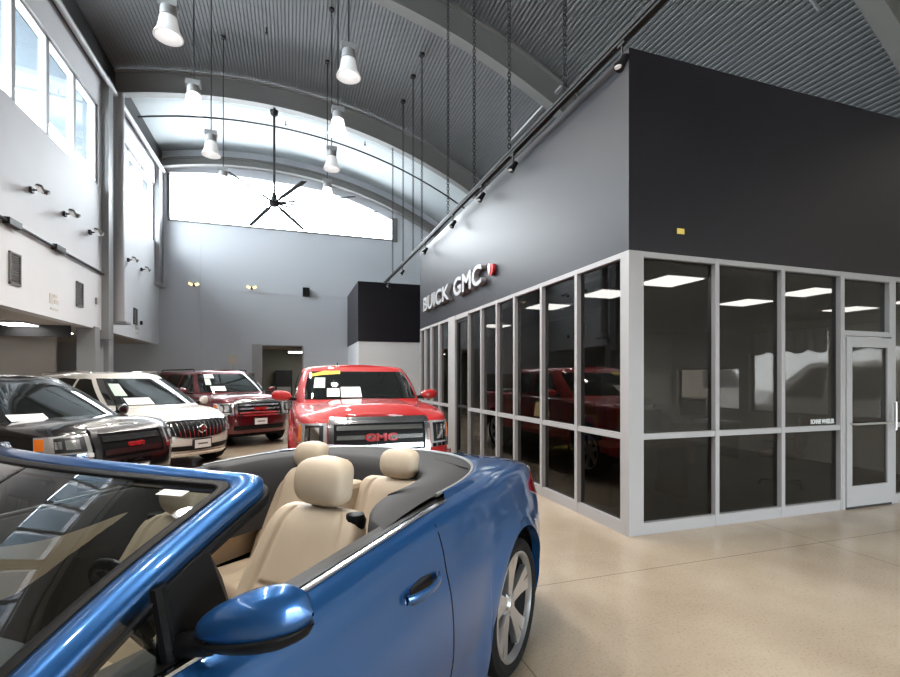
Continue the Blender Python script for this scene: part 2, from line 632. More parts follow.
# side hall under the left wall
struct(MB().box(-9.2, XW - 0.25, YF, YB, 2.82, 3.0).build('ceiling_side', taupe))
struct(MB().box(-9.2, -9.0, YF, YB, 0, 2.9).build('wall_side', taupe))
struct(MB().box(-9.0, -6.2, 15.9, 16.0, 0, 2.82).build('wall_hall_end', taupe))
struct(MB().box(-9.0, XW - 0.3, 13.3, 13.36, 2.55, 2.82).build('trim_5', dark_metal), 'dark bulkhead across the side hall')
for x in (-8.3, -6.3):
    struct(MB().box(x - 0.04, x + 0.04, 13.26, 13.4, 0, 2.6).build('trim_6', wood), 'brown post of the hall screen')
# right and front walls
m = MB()
m.box(XR, XR + 0.2, YF, 4.4, 0, 6.2).box(XR, XR + 0.2, 10.0, YB, 0, 6.2)
m.box(XR, XR + 0.2, 4.4, 10.0, 0, 0.85).box(XR, XR + 0.2, 4.4, 10.0, 2.55, 6.2).box(XR, XR + 0.2, 8.05, 10.0, 1.85, 2.55)
for y in (6.15, 8.05):
    m.box(XR, XR + 0.2, y - 0.12, y + 0.12, 0.85, 2.55)
struct(m.build('wall_right', office_wall_m, merge=False))
m = MB()
m.box(-9.2, 3.4, YF - 0.2, YF, 0, 10.2).box(3.4, XR + 0.2, YF - 0.2, YF, 2.6, 10.2).box(9.4, XR + 0.2, YF - 0.2, YF, 0, 3.1)
struct(m.build('wall_front', office_dark, merge=False))
wn += 1
r = struct(empty('window_%d' % wn, (6.4, YF - 0.1, 0)), 'shop front window')
m = MB()
for k in range(5):
    x = -2.98 + 5.96 * k / 4
    m.box(x - 0.04, x + 0.04, -0.06, 0.06, 0, 2.6)
m.box(-2.98, 2.98, -0.06, 0.06, 0, 0.1).box(-2.98, 2.98, -0.06, 0.06, 2.52, 2.6).box(-2.98, 2.98, -0.05, 0.05, 1.0, 1.06)
m.build('window_frame', frame_paint, r)
MB().box(-2.98, 2.98, -0.005, 0.005, 0.05, 2.58).build('pane', win_glass, r)
for k, (y0, y1) in enumerate(((4.4, 6.03), (6.27, 7.93), (8.17, 10.0))):
    wn += 1
    r = struct(empty('window_%d' % wn, (XR + 0.1, (y0 + y1) / 2, 0.85)), 'outside window of the office')
    h = (y1 - y0) / 2
    H_ = 1.0 if k == 2 else 1.7
    MB().box(-0.03, 0.03, -h, h, 0, 0.05).box(-0.03, 0.03, -h, h, H_ - 0.05, H_).box(-0.03, 0.03, -h, -h + 0.05, 0, H_).box(-0.03, 0.03, h - 0.05, h, 0, H_).build('window_frame', dark_metal, r)
    MB().box(-0.004, 0.004, -h, h, 0.02, H_ - 0.02).build('pane', outer_glass, r)

# ================================================================== THE GLAZED OFFICE BOX
CX, CY_ = 3.217, 3.98
YE = 12.2
FT = 2.89
FTOP = 4.93
m = MB()
m.box(CX, CX + 0.12, CY_ + 0.12, YE, FT, FTOP)
struct(m.build('fascia_left', dark_fascia), 'charcoal fascia wall over the side windows')
m = MB()
m.box(CX, XR, CY_, CY_ + 0.12, FT, FTOP)
struct(m.build('fascia_front', dark_fascia), 'charcoal fascia wall over the front windows')
struct(MB().box(CX + 0.12, XR, YE - 0.12, YE, 0, FTOP).build('wall_office_end', dark_fascia))
struct(MB().box(CX + 0.12, XR, CY_ + 0.12, YE - 0.12, FTOP - 0.15, FTOP - 0.05).build('office_roof', dark_metal), 'flat roof of the office box')
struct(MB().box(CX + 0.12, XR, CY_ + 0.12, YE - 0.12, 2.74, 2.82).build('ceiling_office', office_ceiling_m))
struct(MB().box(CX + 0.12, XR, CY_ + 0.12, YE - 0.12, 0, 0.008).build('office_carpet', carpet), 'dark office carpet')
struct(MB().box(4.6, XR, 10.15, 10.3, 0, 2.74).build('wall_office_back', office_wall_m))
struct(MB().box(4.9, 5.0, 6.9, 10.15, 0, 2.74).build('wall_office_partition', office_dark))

# window bays, each its own object
FD = 0.10


def bay(name, axis, p0, p1, z0, z1, rail=1.0, wl=0.05, wr=0.05, glassm=office_glass):
    """one storefront bay; axis 'y' = side facing -X, 'x' = side facing -Y"""
    L = p1 - p0
    r = empty(name, (CX, p0, 0) if axis == 'y' else (p0, CY_, 0))
    struct(r, 'storefront window bay with upper and lower panes')

    def bx(mb, a, b, d0, d1, za, zb):
        if axis == 'y':
            mb.box(d0, d1, a, b, za, zb)
        else:
            mb.box(a, b, d0, d1, za, zb)
    f = MB()
    bx(f, 0, L, 0, FD, z0, z0 + 0.12)
    bx(f, 0, L, 0, FD, z1 - 0.055, z1)
    bx(f, 0, L, 0.004, FD, rail - 0.03, rail + 0.03)
    bx(f, 0, wl / 2, -0.003, FD, z0, z1)
    bx(f, L - wr / 2, L, -0.003, FD, z0, z1)
    f.build('window_frame', frame_paint, r, merge=False)
    g = MB()
    bx(g, 0.01, L - 0.01, 0.05, 0.056, rail + 0.01, z1 - 0.02)
    g.build('upper_pane', glassm, r)
    g = MB()
    bx(g, 0.01, L - 0.01, 0.05, 0.056, z0 + 0.02, rail - 0.01)
    g.build('lower_pane', glassm, r)
    return r


YS = [4.08, 4.92, 5.76, 6.59, 7.25, 7.93, 8.60, 8.80]
for a, b in zip(YS[:-2], YS[1:-1]):
    wn += 1
    bay('window_%d' % wn, 'y', a, b, 0, FT, wl=0.055, wr=0.055)
# door opening in the side, pilaster, far bays
d2 = struct(empty('door_2', (CX, 8.60, 0)), 'dark glass side door of the office')
MB().box(0.02, 0.10, 0.0, 0.06, 0, 2.8).box(0.02, 0.10, 0.66, 0.72, 0, 2.8).box(0.02, 0.10, 0, 0.7, 0, 0.12).box(0.02, 0.10, 0, 0.7, 2.74, 2.8).box(0.03, 0.09, 0, 0.7, 1.0, 1.05).build('door_frame', dark_metal, d2)
MB().box(0.05, 0.056, 0.02, 0.7, 0.02, 2.78).build('pane', office_glass, d2)
struct(MB().box(CX - 0.01, CX + 0.12, 8.58, 9.35, 2.80, FT).build('trim_7', frame_paint))
struct(MB().box(CX - 0.02, CX + 0.18, 9.32, 9.76, 0, FT).build('trim_8', frame_paint), 'wide pale pilaster beside the dark side door')
for a, b in zip([9.76, 10.5, 11.16, 11.72], [10.5, 11.16, 11.72, 12.2]):
    wn += 1
    bay('window_%d' % wn, 'y', a, b, 0, FT, wl=0.08, wr=0.08)
struct(MB().box(CX - 0.004, CX + 0.16, CY_ - 0.006, CY_ + 0.10, 0, FT).build('corner_post', frame_paint, bevel=0.004), 'pale corner post of the glazed office')
XS = [3.37, 4.37, 5.35, 6.33]
for a, b in zip(XS, XS[1:]):
    wn += 1
    bay('window_%d' % wn, 'x', a, b, 0, FT, wl=0.055, wr=0.055)
wn += 1
r = struct(empty('window_%d' % wn, (6.33, CY_, 2.12)), 'transom window over the office door')
MB().box(0, 0.95, 0, FD, 0, 0.06).box(0, 0.95, 0, FD, 0.695, 0.77).box(0, 0.04, -0.003, FD, 0, 0.77).box(0.87, 0.95, -0.003, FD, 0, 0.77).build('window_frame', frame_paint, r, merge=False)
MB().box(0.01, 0.94, 0.05, 0.056, 0.02, 0.75).build('pane', office_glass, r)
wn += 1
for a, b in ((7.28, 8.3), (8.3, 9.5)):
    bay('window_%d' % wn, 'x', a, b, 0, FT, wl=0.08, wr=0.075)
    wn += 1
# the office door
d3 = struct(empty('door_3', (6.33, CY_, 0)), 'pale framed glass office door')
m = MB()
m.box(0, 0.05, -0.006, FD, 0, 2.12).box(0.90, 0.95, -0.006, FD, 0, 2.12)
m.build('jamb', frame_paint, d3, merge=False)
m = MB()
m.box(0.055, 0.15, -0.02, 0.03, 0.03, 2.10).box(0.80, 0.895, -0.02, 0.03, 0.03, 2.10).box(0.15, 0.80, -0.02, 0.03, 1.98, 2.10).box(0.15, 0.80, -0.02, 0.03, 0.03, 0.28)
m.build('door_leaf', frame_paint, d3, merge=False)
MB().box(0.14, 0.81, 0.0, 0.006, 0.25, 2.0).build('pane', office_glass, d3)
h = MB().tube([(0.12, -0.07, 1.04), (0.83, -0.07, 1.04)], 0.014, 10).tube([(0.12, -0.07, 1.04), (0.12, -0.01, 1.04)], 0.012, 8).tube([(0.83, -0.07, 1.04), (0.83, -0.01, 1.04)], 0.012, 8)
h.tube([(0.85, -0.08, 0.95), (0.85, -0.08, 1.3)], 0.014, 10).build('door_handle', satin_alu, d3, smooth=True)
MB().box(0.05, 0.90, -0.01, 0.1, 0, 0.03).build('threshold', dark_metal, d3)
# lettering on the glass, at its real place
t = text('window_lettering', 'BONNIE WHEELER', 0.075, basis((1, 0, 0), (0, 0, 1), (0, -1, 0), (6.06, CY_ + 0.046, 1.075)), plate_white, extrude=0.001, bold=0.002, sx=0.64)
tag(t, 'small white lettering low on the office glass left of the door', 'lettering')

# yellow sticker on fascia
st = MB().box(3.82, 3.91, CY_ - 0.012, CY_ - 0.004, 3.11, 3.165).build('fascia_sticker', cove_m)
tag(st, 'tiny yellow tag on the dark front fascia above the corner window', 'sticker')

# dark boxed volume at the back right
struct(MB().box(2.15, 4.6, 16.5, YB, 2.87, FTOP).build('bulkhead_box', dark_fascia), 'dark boxed bulkhead near the back wall')
struct(MB().box(2.17, 4.6, 16.53, YB, 0, 2.87).build('wall_annex', white_wall))

# --------------------------------------------------- sign letters
sg = empty('wall_sign', (CX, 9.6, 3.42), 0, 'raised silver dealership lettering with a red emblem on the grey fascia', 'sign')
for word, y, w, hgt in (('BUICK', 10.48, 2.05, 0.34), ('GMC', 8.42, 1.5, 0.36)):
    o = text('letters_' + word.lower(), word, 0.5, basis((0, -1, 0), (0, 0, 1), (-1, 0, 0), (0, 0, 0)), letter_m, None, extrude=0.05, bold=0.012, sx=1)
    xs = [v.co.y for v in o.data.vertices]
    zs = [v.co.z for v in o.data.vertices]
    cy, cz = (min(xs) + max(xs)) / 2, (min(zs) + max(zs)) / 2
    ky, kz = w / (max(xs) - min(xs)), hgt / (max(zs) - min(zs))
    for v in o.data.vertices:
        v.co = Vector((v.co.x - 0.055, (v.co.y - cy) * ky + (y - 9.6), (v.co.z - cz) * kz))
    o.name = 'sign_word'
    o.parent = sg
em = MB()
em.lathe([(0.0, -0.05), (0.10, -0.05), (0.10, 0.0), (0, 0.0)], (0, 0, 0), 24, 'y')
eo = em.build('emblem', sign_red, sg, smooth=True)
eo.rotation_euler = (0, 0, R(-90))
eo.location = (-0.01, 7.36 - 9.6, 0.0)
eo2 = MB().prism([(0.0, 0.11), (0.05, 0.06), (0.045, -0.03), (0.0, -0.09), (-0.03, -0.02), (-0.04, 0.06)], 0, 0.01, basis((0, -1, 0), (0, 0, 1), (-1, 0, 0), (-0.065, 7.36 - 9.6 + 0.05, 0))).build('emblem_shield', plate_white, sg)

# ================================================================== ROOF FITTINGS
def roofz(x):
    return arcpt(RD, x)


def pendant(x, y, z, lit, label):
    r = empty('pendant_lamp', (x, y, z), 0, label, 'pendant lamp', 'high bay pendant lamps')
    sh = MB()
    sh.lathe([(0.075, 0.30), (0.115, 0.27), (0.13, 0.18), (0.15, 0.09), (0.185, 0.03), (0.195, 0.0), (0.18, 0.0), (0.17, 0.03), (0.14, 0.09), (0.12, 0.18), (0.105, 0.26), (0.07, 0.29)], (0, 0, 0), 36)
    sh.build('lamp_shade', lamp_glow if lit else lamp_dim, r, smooth=True)
    MB().lathe([(0.0, 0.22), (0.05, 0.21), (0.055, 0.12), (0.03, 0.06), (0.0, 0.05)], (0, 0, 0), 16).build('bulb', lamp_glow, r, smooth=True)
    MB().lathe([(0.0, 0.29), (0.10, 0.30), (0.11, 0.33), (0.10, 0.42), (0.06, 0.45), (0, 0.45)], (0, 0, 0), 24).box(-0.12, 0.12, -0.07, 0.07, 0.42, 0.52).build('ballast_housing', steel_paint, r, smooth=True)
    MB().tube([(0, 0, 0.5), (0, 0, roofz(x) - z - 0.02)], 0.012, 8).lathe([(0.0, roofz(x) - z - 0.05), (0.06, roofz(x) - z - 0.05), (0.06, roofz(x) - z)], (0, 0, 0), 16).build('rod', dark_metal, r)
    lt = bpy.data.lights.new('lamp_light', 'SPOT')
    lt.energy = 95
    lt.color = (1.0, 0.93, 0.84)
    lt.shadow_soft_size = 0.13
    lt.spot_size = R(140)
    lt.spot_blend = 0.6
    lo = bpy.data.objects.new('lamp_light', lt)
    COL.objects.link(lo)
    lo.parent = r
    lo.location = (0, 0, -0.02)
    return r


PL = [(-1.66, 7.65, 0, 'dim glass bell pendant lamp nearest the camera in the left row'),
      (-1.68, 9.58, 1, 'glowing pendant lamp second from the front in the left row'),
      (-1.66, 11.4, 0, 'dim pendant lamp third from the front in the left row'),
      (-1.66, 13.3, 1, 'small pendant lamp furthest back in the left row'),
      (0.86, 7.75, 0, 'dim glass pendant lamp nearest the camera in the right row'),
      (0.86, 9.62, 1, 'brightly glowing pendant lamp second in the right row'),
      (0.87, 11.3, 0, 'dim pendant lamp third from the front in the right row'),
      (0.90, 13.2, 1, 'small glowing pendant lamp furthest back in the right row')]
for x, nm_ in ((-1.66, 'left'), (0.86, 'right')):
    for y, od in ((5.75, 'first out of view past the nearest lamp'), (3.85, 'second out of view past the nearest lamp'), (1.95, 'above and just before the camera'), (0.05, 'directly above the camera')):
        PL.append((x, y, 1, 'glass pendant lamp of the %s row, %s' % (nm_, od)))
for x, y, l, lab in PL:
    pendant(x, y, 6.42, l, lab)

# big fan
fan = empty('ceiling_fan', (-0.50, 15.0, 6.78), 0, 'huge dark ceiling fan with long thin blades before the arched window', 'ceiling fan')
m = MB().tube([(0, 0, 0.1), (0, 0, arcpt(RR, -0.5) - 6.78)], 0.035, 10).lathe([(0.0, 2.72), (0.12, 2.72), (0.1, 2.6), (0.04, 2.55)], (0, 0, 0), 16)
m.build('downrod', dark_metal, fan)
MB().lathe([(0, -0.10), (0.10, -0.10), (0.15, -0.04), (0.15, 0.05), (0.08, 0.11), (0.05, 0.3), (0, 0.3)], (0, 0, 0), 24).build('motor_hub', dark_metal, fan, smooth=True)
for dx_, dy_, L, ch_ in ((-0.86, 2.5, 2.6, 0.12), (0.86, 2.3, 2.5, 0.16), (0.63, -1.5, 2.0, 0.16), (1.95, -1.1, 2.5, 0.07), (3.2, -0.2, 3.0, 0.06), (2.4, 1.5, 2.8, 0.06), (-0.85, -1.6, 2.1, 0.05)):
    a = math.atan2(dy_, dx_)
    bm_ = MB()
    M3 = Matrix.Rotation(a, 3, 'Z') @ Matrix.Rotation(R(10), 3, 'X')
    bm_.obox(Matrix.Rotation(a, 3, 'Z') @ Vector((L / 2 + 0.3, 0, 0)), (L - 0.5, ch_, 0.02), M3)
    bm_.obox(Matrix.Rotation(a, 3, 'Z') @ Vector((0.38, 0, 0)), (0.6, 0.07, 0.03), Matrix.Rotation(a, 3, 'Z'))
    bm_.build('blade', dark_metal, fan)
# sprinkler pipe following the arch
pts = []
for k in range(31):
    x = lerp(-4.5, 7.2, k / 30)
    pts.append((x, 16.9, arcpt(RD, x) - 0.28))
struct(MB().tube(pts, 0.028, 8).build('sprinkler_pipe', dark_metal, smooth=True), 'thin dark pipe bent along the roof arch')
for y in (10.4, 5.1):
    pts = [(lerp(2.0, 7.6, k / 20), y, arcpt(RD, lerp(2.0, 7.6, k / 20)) - 0.16) for k in range(21)]
    struct(MB().tube(pts, 0.024, 8).build('sprinkler_pipe', steel_paint, smooth=True), 'thin pipe bent along the roof arch')
tl = empty('strip_light', (5.75, 10.7, arcpt(RD, 5.75) - 0.42), 0, 'unlit pale strip light hung from the roof above the track', 'strip light')
MB().box(-0.04, 0.04, -1.35, 1.35, 0, 0.06).build('housing', frame_paint, tl)
for yy in (-1.0, 1.0):
    MB().tube([(0, yy, 0.05), (0, yy, 0.41)], 0.012, 6).build('hanger', steel_paint, tl)
for x, y in ((-2.4, 13.6), (-0.6, 12.6), (-0.2, 16.9), (1.1, 17.2), (-2.9, 17.0), (2.4, 16.6)):
    s_ = empty('sprinkler_head', (x, y, roofz(x) - 0.16), 0, None, None)
    tag(s_, 'tiny dark sprinkler head under the roof deck', 'sprinkler', 'sprinkler heads on the roof')
    MB().lathe([(0.0, 0), (0.035, 0.0), (0.03, 0.02), (0.012, 0.05), (0.012, 0.16)], (0, 0, 0), 12).build('head', dark_metal, s_)

# track with chains and spots
TX, TZ = 3.05, 4.86
tr = empty('light_track', (TX, 3.0, TZ), 0, 'long black lighting track hung on chains along the grey fascia top', 'light track')
MB().box(-0.03, 0.03, -5.2, 13.4, 0, 0.05).build('rail', dark_metal, tr)
MB().box(-0.045, -0.031, -5.2, 13.4, 0.03, 0.06).build('conduit', dark_metal, tr)
chain_y = [4.9, 6.41, 7.84, 9.32, 11.4, 12.3, 13.5, 15.0, 2.2]
m = MB()


def link_mesh():
    """a short run of oval chain links, 0.5 m long"""
    m = MB()
    n = 8
    for k in range(n):
        zc = (k + 0.5) * 0.5 / n
        pts = []
        for q in range(9):
            a = 2 * PI * q / 8
            u, w = 0.026 * math.cos(a), 0.042 * math.sin(a)
            pts.append((u, 0, zc + w) if k % 2 else (0, u, zc + w))
        m.tube(pts, 0.0085, 5, cap=False)
    return m


lm = link_mesh()
chain_names = ['in front of the fascia near its corner', 'second from the office corner', 'third from the office corner', 'fourth from the office corner',
               'above the far part of the sign', 'just before the end of the office wall', 'past the end of the office wall', 'furthest back near the dark box', 'nearest the camera, out past the corner']
for y, nm_ in zip(chain_y, chain_names):
    top = roofz(TX) - 0.105
    c = MB()
    nn = int(math.ceil((top - TZ) / 0.5))
    for k in range(nn):
        for v0 in [0]:
            o = len(c.v)
            sc = (top - TZ) / (nn * 0.5)
            c.v += [(x, yy, (z + k * 0.5) * sc) for x, yy, z in lm.v]
            c.f += [tuple(i + o for i in f) for f in lm.f]
    root = empty('hanging_chain', (TX + 0.0, y, TZ + 0.08), 0, 'dark chain holding the light track, ' + nm_, 'chain', 'chains holding the light track')
    c.build('links', dark_metal, root, merge=False, fixn=False)
    MB().lathe([(0.0, top - TZ - 0.06), (0.07, top - TZ - 0.06), (0.07, top - TZ), (0, top - TZ)], (0, 0, 0), 12).build('ceiling_hook', dark_metal, root)
spot_lab = ['at the office corner', 'second along the fascia', 'third along the fascia', 'fourth along the fascia', 'over the far end of the sign', 'past the end of the office', 'at the far end of the track']
for y, lab in zip((3.87, 6.28, 7.5, 9.0, 11.1, 13.6, 15.6), spot_lab):
    s_ = empty('track_spotlight', (TX, y, TZ), 0, 'small black track spotlight ' + lab, 'spotlight', 'spotlights on the track')
    MB().tube([(0, 0, 0), (0, 0, -0.12)], 0.012, 8).box(-0.02, 0.02, -0.05, 0.05, -0.03, 0).build('stem', dark_metal, s_)
    q = Matrix.Rotation(R(35), 3, 'Y')
    hd = MB()
    P = []
    for rr, hh in ((0.0, 0.09), (0.035, 0.085), (0.04, 0.0), (0.055, -0.07), (0.045, -0.07), (0.0, -0.05)):
        P.append([tuple(q @ Vector((rr * math.cos(2 * PI * k / 14), rr * math.sin(2 * PI * k / 14), hh)) + Vector((0, 0, -0.19))) for k in range(14)])
    hd.grid(P, closed_v=True)
    hd.build('lamp_head', black, s_, smooth=True)
    MB().lathe([(0, 0), (0.04, 0), (0.04, 0.006), (0, 0.006)], (0, 0, 0), 12).build('lens', lamp_dim, s_).location = tuple(q @ Vector((0, 0, -0.068)) + Vector((0, 0, -0.19)))

# floodlights on the left and back walls
def floodlight(loc, rz, lit, label, group):
    r = empty('wall_floodlight', loc, rz, label, 'wall light', group)
    MB().box(0, 0.05, -0.05, 0.05, -0.05, 0.05).tube([(0.04, 0, 0), (0.20, 0, 0.02)], 0.018, 8).tube([(0.2, -0.17, 0.02), (0.2, 0.17, 0.02)], 0.016, 8).build('bracket', dark_metal, r)
    for sy in (-1, 1):
        q = Matrix.Rotation(R(28 * sy), 3, 'X') @ Matrix.Rotation(R(-52 if lit else 20), 3, 'Y')
        hd = MB()
        hd.obox((0.20, 0.10 * sy, 0.02), (0.11, 0.15, 0.06), q)
        hd.build('lamp_head', vent_m if not lit else satin_alu, r, bevel=0.02)
        g = MB()
        g.obox(Vector((0.20, 0.10 * sy, 0.02)) + q @ Vector((0.0, 0, -0.033)), (0.10, 0.14, 0.01), q)
        g.build('lens', warm_glow if lit else lamp_dim, r)
    return r


for y, lab in ((9.45, 'before'), (10.8, 'a'), (12.16, 'b'), (13.5, 'c'), (14.95, 'd'), (16.3, 'e'), (17.6, 'f')):
    if lab == 'before':
        continue
    names = {'a': 'furthest left in view', 'b': 'second from the left edge', 'c': 'just before the wall column', 'd': 'just past the downpipe', 'e': 'midway between downpipe and back corner', 'f': 'nearest the back corner'}
    floodlight((XW, y, 5.08), 0, False, 'unlit twin floodlight on the left wall, ' + names[lab], 'floodlights on the left wall')
floodlight((-3.43, YB, 5.05), R(-90), True, 'yellow lit twin floodlight on the left of the back wall', 'floodlights on the back wall')
floodlight((-1.46, YB, 5.05), R(-90), True, 'yellow lit twin floodlight above left of the back doorway', 'floodlights on the back wall')
sp_ = empty('wall_speaker', (0.53, YB, 5.0), 0, 'small dark grey wall speaker above the back doorway', 'speaker')
MB().box(-0.13, 0.13, -0.22, -0.04, -0.17, 0.17).build('cabinet', dark_metal, sp_, bevel=0.015)
MB().box(-0.11, 0.11, -0.228, -0.222, -0.15, 0.15).build('grille', black, sp_)
MB().box(-0.03, 0.03, -0.05, 0, -0.03, 0.03).build('bracket', steel_paint, sp_)

# vents and conduit on the left wall
for y, w_, h_, lab in ((10.27, 0.36, 0.56, 'largest, nearest the left edge'), (12.94, 0.36, 0.56, 'between the conduit and the column'), (17.0, 0.34, 0.5, 'past the column near the back corner')):
    v = empty('wall_vent', (XW, y, 3.5), 0, 'grey louvred vent on the left wall, ' + lab, 'vent', 'vents on the left wall')
    MB().box(0, 0.03, -w_ / 2, w_ / 2, -h_ / 2, -h_ / 2 + 0.03).box(0, 0.03, -w_ / 2, w_ / 2, h_ / 2 - 0.03, h_ / 2).box(0, 0.03, -w_ / 2, -w_ / 2 + 0.03, -h_ / 2, h_ / 2).box(0, 0.03, w_ / 2 - 0.03, w_ / 2, -h_ / 2, h_ / 2).build('vent_frame', vent_m, v)
    lv = MB()
    nsl = 12
    for k in range(nsl):
        z = lerp(-h_ / 2 + 0.04, h_ / 2 - 0.04, k / (nsl - 1))
        lv.obox((0.012, 0, z), (0.03, w_ - 0.05, 0.012), Matrix.Rotation(R(35), 3, 'Y'))
    lv.build('slats', vent_m, v, merge=False)
cd = MB().tube([(XW + 0.05, YF, 4.25), (XW + 0.05, 14.25, 4.25)], 0.03, 8)
cd = cd.build('wall_conduit', dark_metal, smooth=True)
struct(cd, 'dark conduit run along the left wall')
for y in (10.1, 11.8):
    struct(MB().box(XW, XW + 0.11, y - 0.2, y + 0.2, 4.19, 4.31).build('conduit_box', dark_metal, bevel=0.01), 'dark junction box on the wall conduit')
for y, lab in ((11.75, 'under the conduit beside the nearer vent'), (17.25, 'near the back corner under the small vent')):
    p = MB().box(XW, XW + 0.006, y - 0.16, y + 0.16, 2.98, 3.02).box(XW, XW + 0.006, y - 0.2, y - 0.05, 3.1, 3.3).box(XW, XW + 0.006, y, y + 0.18, 3.12, 3.2).box(XW, XW + 0.006, y - 0.02, y + 0.12, 3.24, 3.3).build('faded_wall_print', faint_m)
    tag(p, 'faded brown print on the white left wall ' + lab, 'wall print')
tb = MB().box(XW, XW + 0.05, 13.86, 13.94, 3.42, 3.58).build('thermostat', frame_paint, bevel=0.005)
tag(tb, 'small pale control box on the left wall beside the column', 'control box')
tb = MB().box(XW, XW + 0.06, 17.5, 17.6, 3.3, 3.42).build('wall_sensor', dark_metal, bevel=0.005)
tag(tb, 'tiny dark sensor on the left wall beside the last vent', 'sensor')

# side hall lights
for x, y, w_, l_, lab in ((-5.75, 12.9, 0.55, 0.6, 'bright ceiling light panel of the side hall behind the black car'), (-7.6, 14.2, 0.3, 0.6, 'dim ceiling light deep in the side hall'), (-5.6, 14.9, 0.2, 0.4, 'small ceiling light near the grey columns')):
    c_ = empty('ceiling_light', (x, y, 2.78), 0, lab, 'ceiling light')
    MB().box(-w_ / 2 - 0.03, w_ / 2 + 0.03, -l_ / 2 - 0.03, l_ / 2 + 0.03, 0, 0.035).build('frame', frame_paint, c_)
    MB().box(-w_ / 2, w_ / 2, -l_ / 2, l_ / 2, -0.015, 0.0).build('diffuser', panel_glow, c_)
c_ = empty('ceiling_light', (0.16, 21.3, 2.70), 0, 'bright fluorescent ceiling light inside the back doorway', 'ceiling light')
MB().box(-0.33, 0.33, -0.5, 0.5, 0, 0.08).build('frame', frame_paint, c_)
MB().box(-0.30, 0.30, -0.45, -0.06, -0.02, 0.0).build('diffuser', panel_glow, c_)
MB().box(-0.30, 0.30, 0.06, 0.45, -0.02, 0.0).build('diffuser', panel_glow, c_)
# office ceiling panels
k = 0
plabs = {(4.14, 4.42): 'just behind the corner post', (6.40, 4.42): 'behind the third front window', (8.66, 4.42): 'right of the door', (3.98, 5.35): 'second row beside the corner post', (6.38, 5.32): 'second row behind the middle front window',
         (8.6, 5.3): 'second row above the door', (3.8, 6.6): 'beside the side windows', (4.15, 9.4): 'at the far end beside the side door'}
for (x, y), lab in plabs.items():
    c_ = empty('ceiling_panel_light', (x, y, 2.72), 0, 'square ceiling light panel in the office, ' + lab, 'ceiling light', 'office ceiling light panels')
    MB().box(-0.27, 0.27, -0.27, 0.27, 0.0, 0.03).build('frame', frame_paint, c_)
    MB().box(-0.25, 0.25, -0.25, 0.25, -0.012, 0.0).build('diffuser', panel_glow, c_)

# ================================================================== CAR BUILDER
class Outline:
    """closed plan curve, parameter u in [0,1): front centre -> left -> rear -> right"""

    def __init__(self, xf, xr, W, nf, nr, xm=None, n=960):
        self.xf, self.xr, self.W = xf, xr, W
        self.xm = (xf + xr) / 2 if xm is None else xm
        pts = []
        for k in range(n + 1):
            t = 2 * PI * k / n
            c, s = math.cos(t), math.sin(t)
            nn = nf if c > 0 else nr
            a = (xf - self.xm) if c > 0 else (self.xm - xr)
            x = self.xm + math.copysign(a * abs(c) ** (2 / nn), c)
            y = math.copysign(W * abs(s) ** (2 / nn), s)
            pts.append((x, y))
        d = [0]
        for p, q in zip(pts, pts[1:]):
            d.append(d[-1] + math.hypot(q[0] - p[0], q[1] - p[1]))
        self.tot = d[-1]
        self.tab = []
        M = 1200
        j = 0
        for k in range(M + 1):
            s = self.tot * k / M
            while j < n - 1 and d[j + 1] < s:
                j += 1
            t = (s - d[j]) / max(d[j + 1] - d[j], 1e-9)
            self.tab.append((lerp(pts[j][0], pts[j + 1][0], t), lerp(pts[j][1], pts[j + 1][1], t)))
        self.M = M

    def at(self, u):
        u = u % 1.0
        f = u * self.M
        i = int(f)
        t = f - i
        p, q = self.tab[i % self.M], self.tab[(i % self.M) + 1]
        return lerp(p[0], q[0], t), lerp(p[1], q[1], t)

    def nrm(self, u):
        p, q = self.at(u - 0.002), self.at(u + 0.002)
        dx, dy = q[0] - p[0], q[1] - p[1]
        l = math.hypot(dx, dy) or 1
        return dy / l, -dx / l


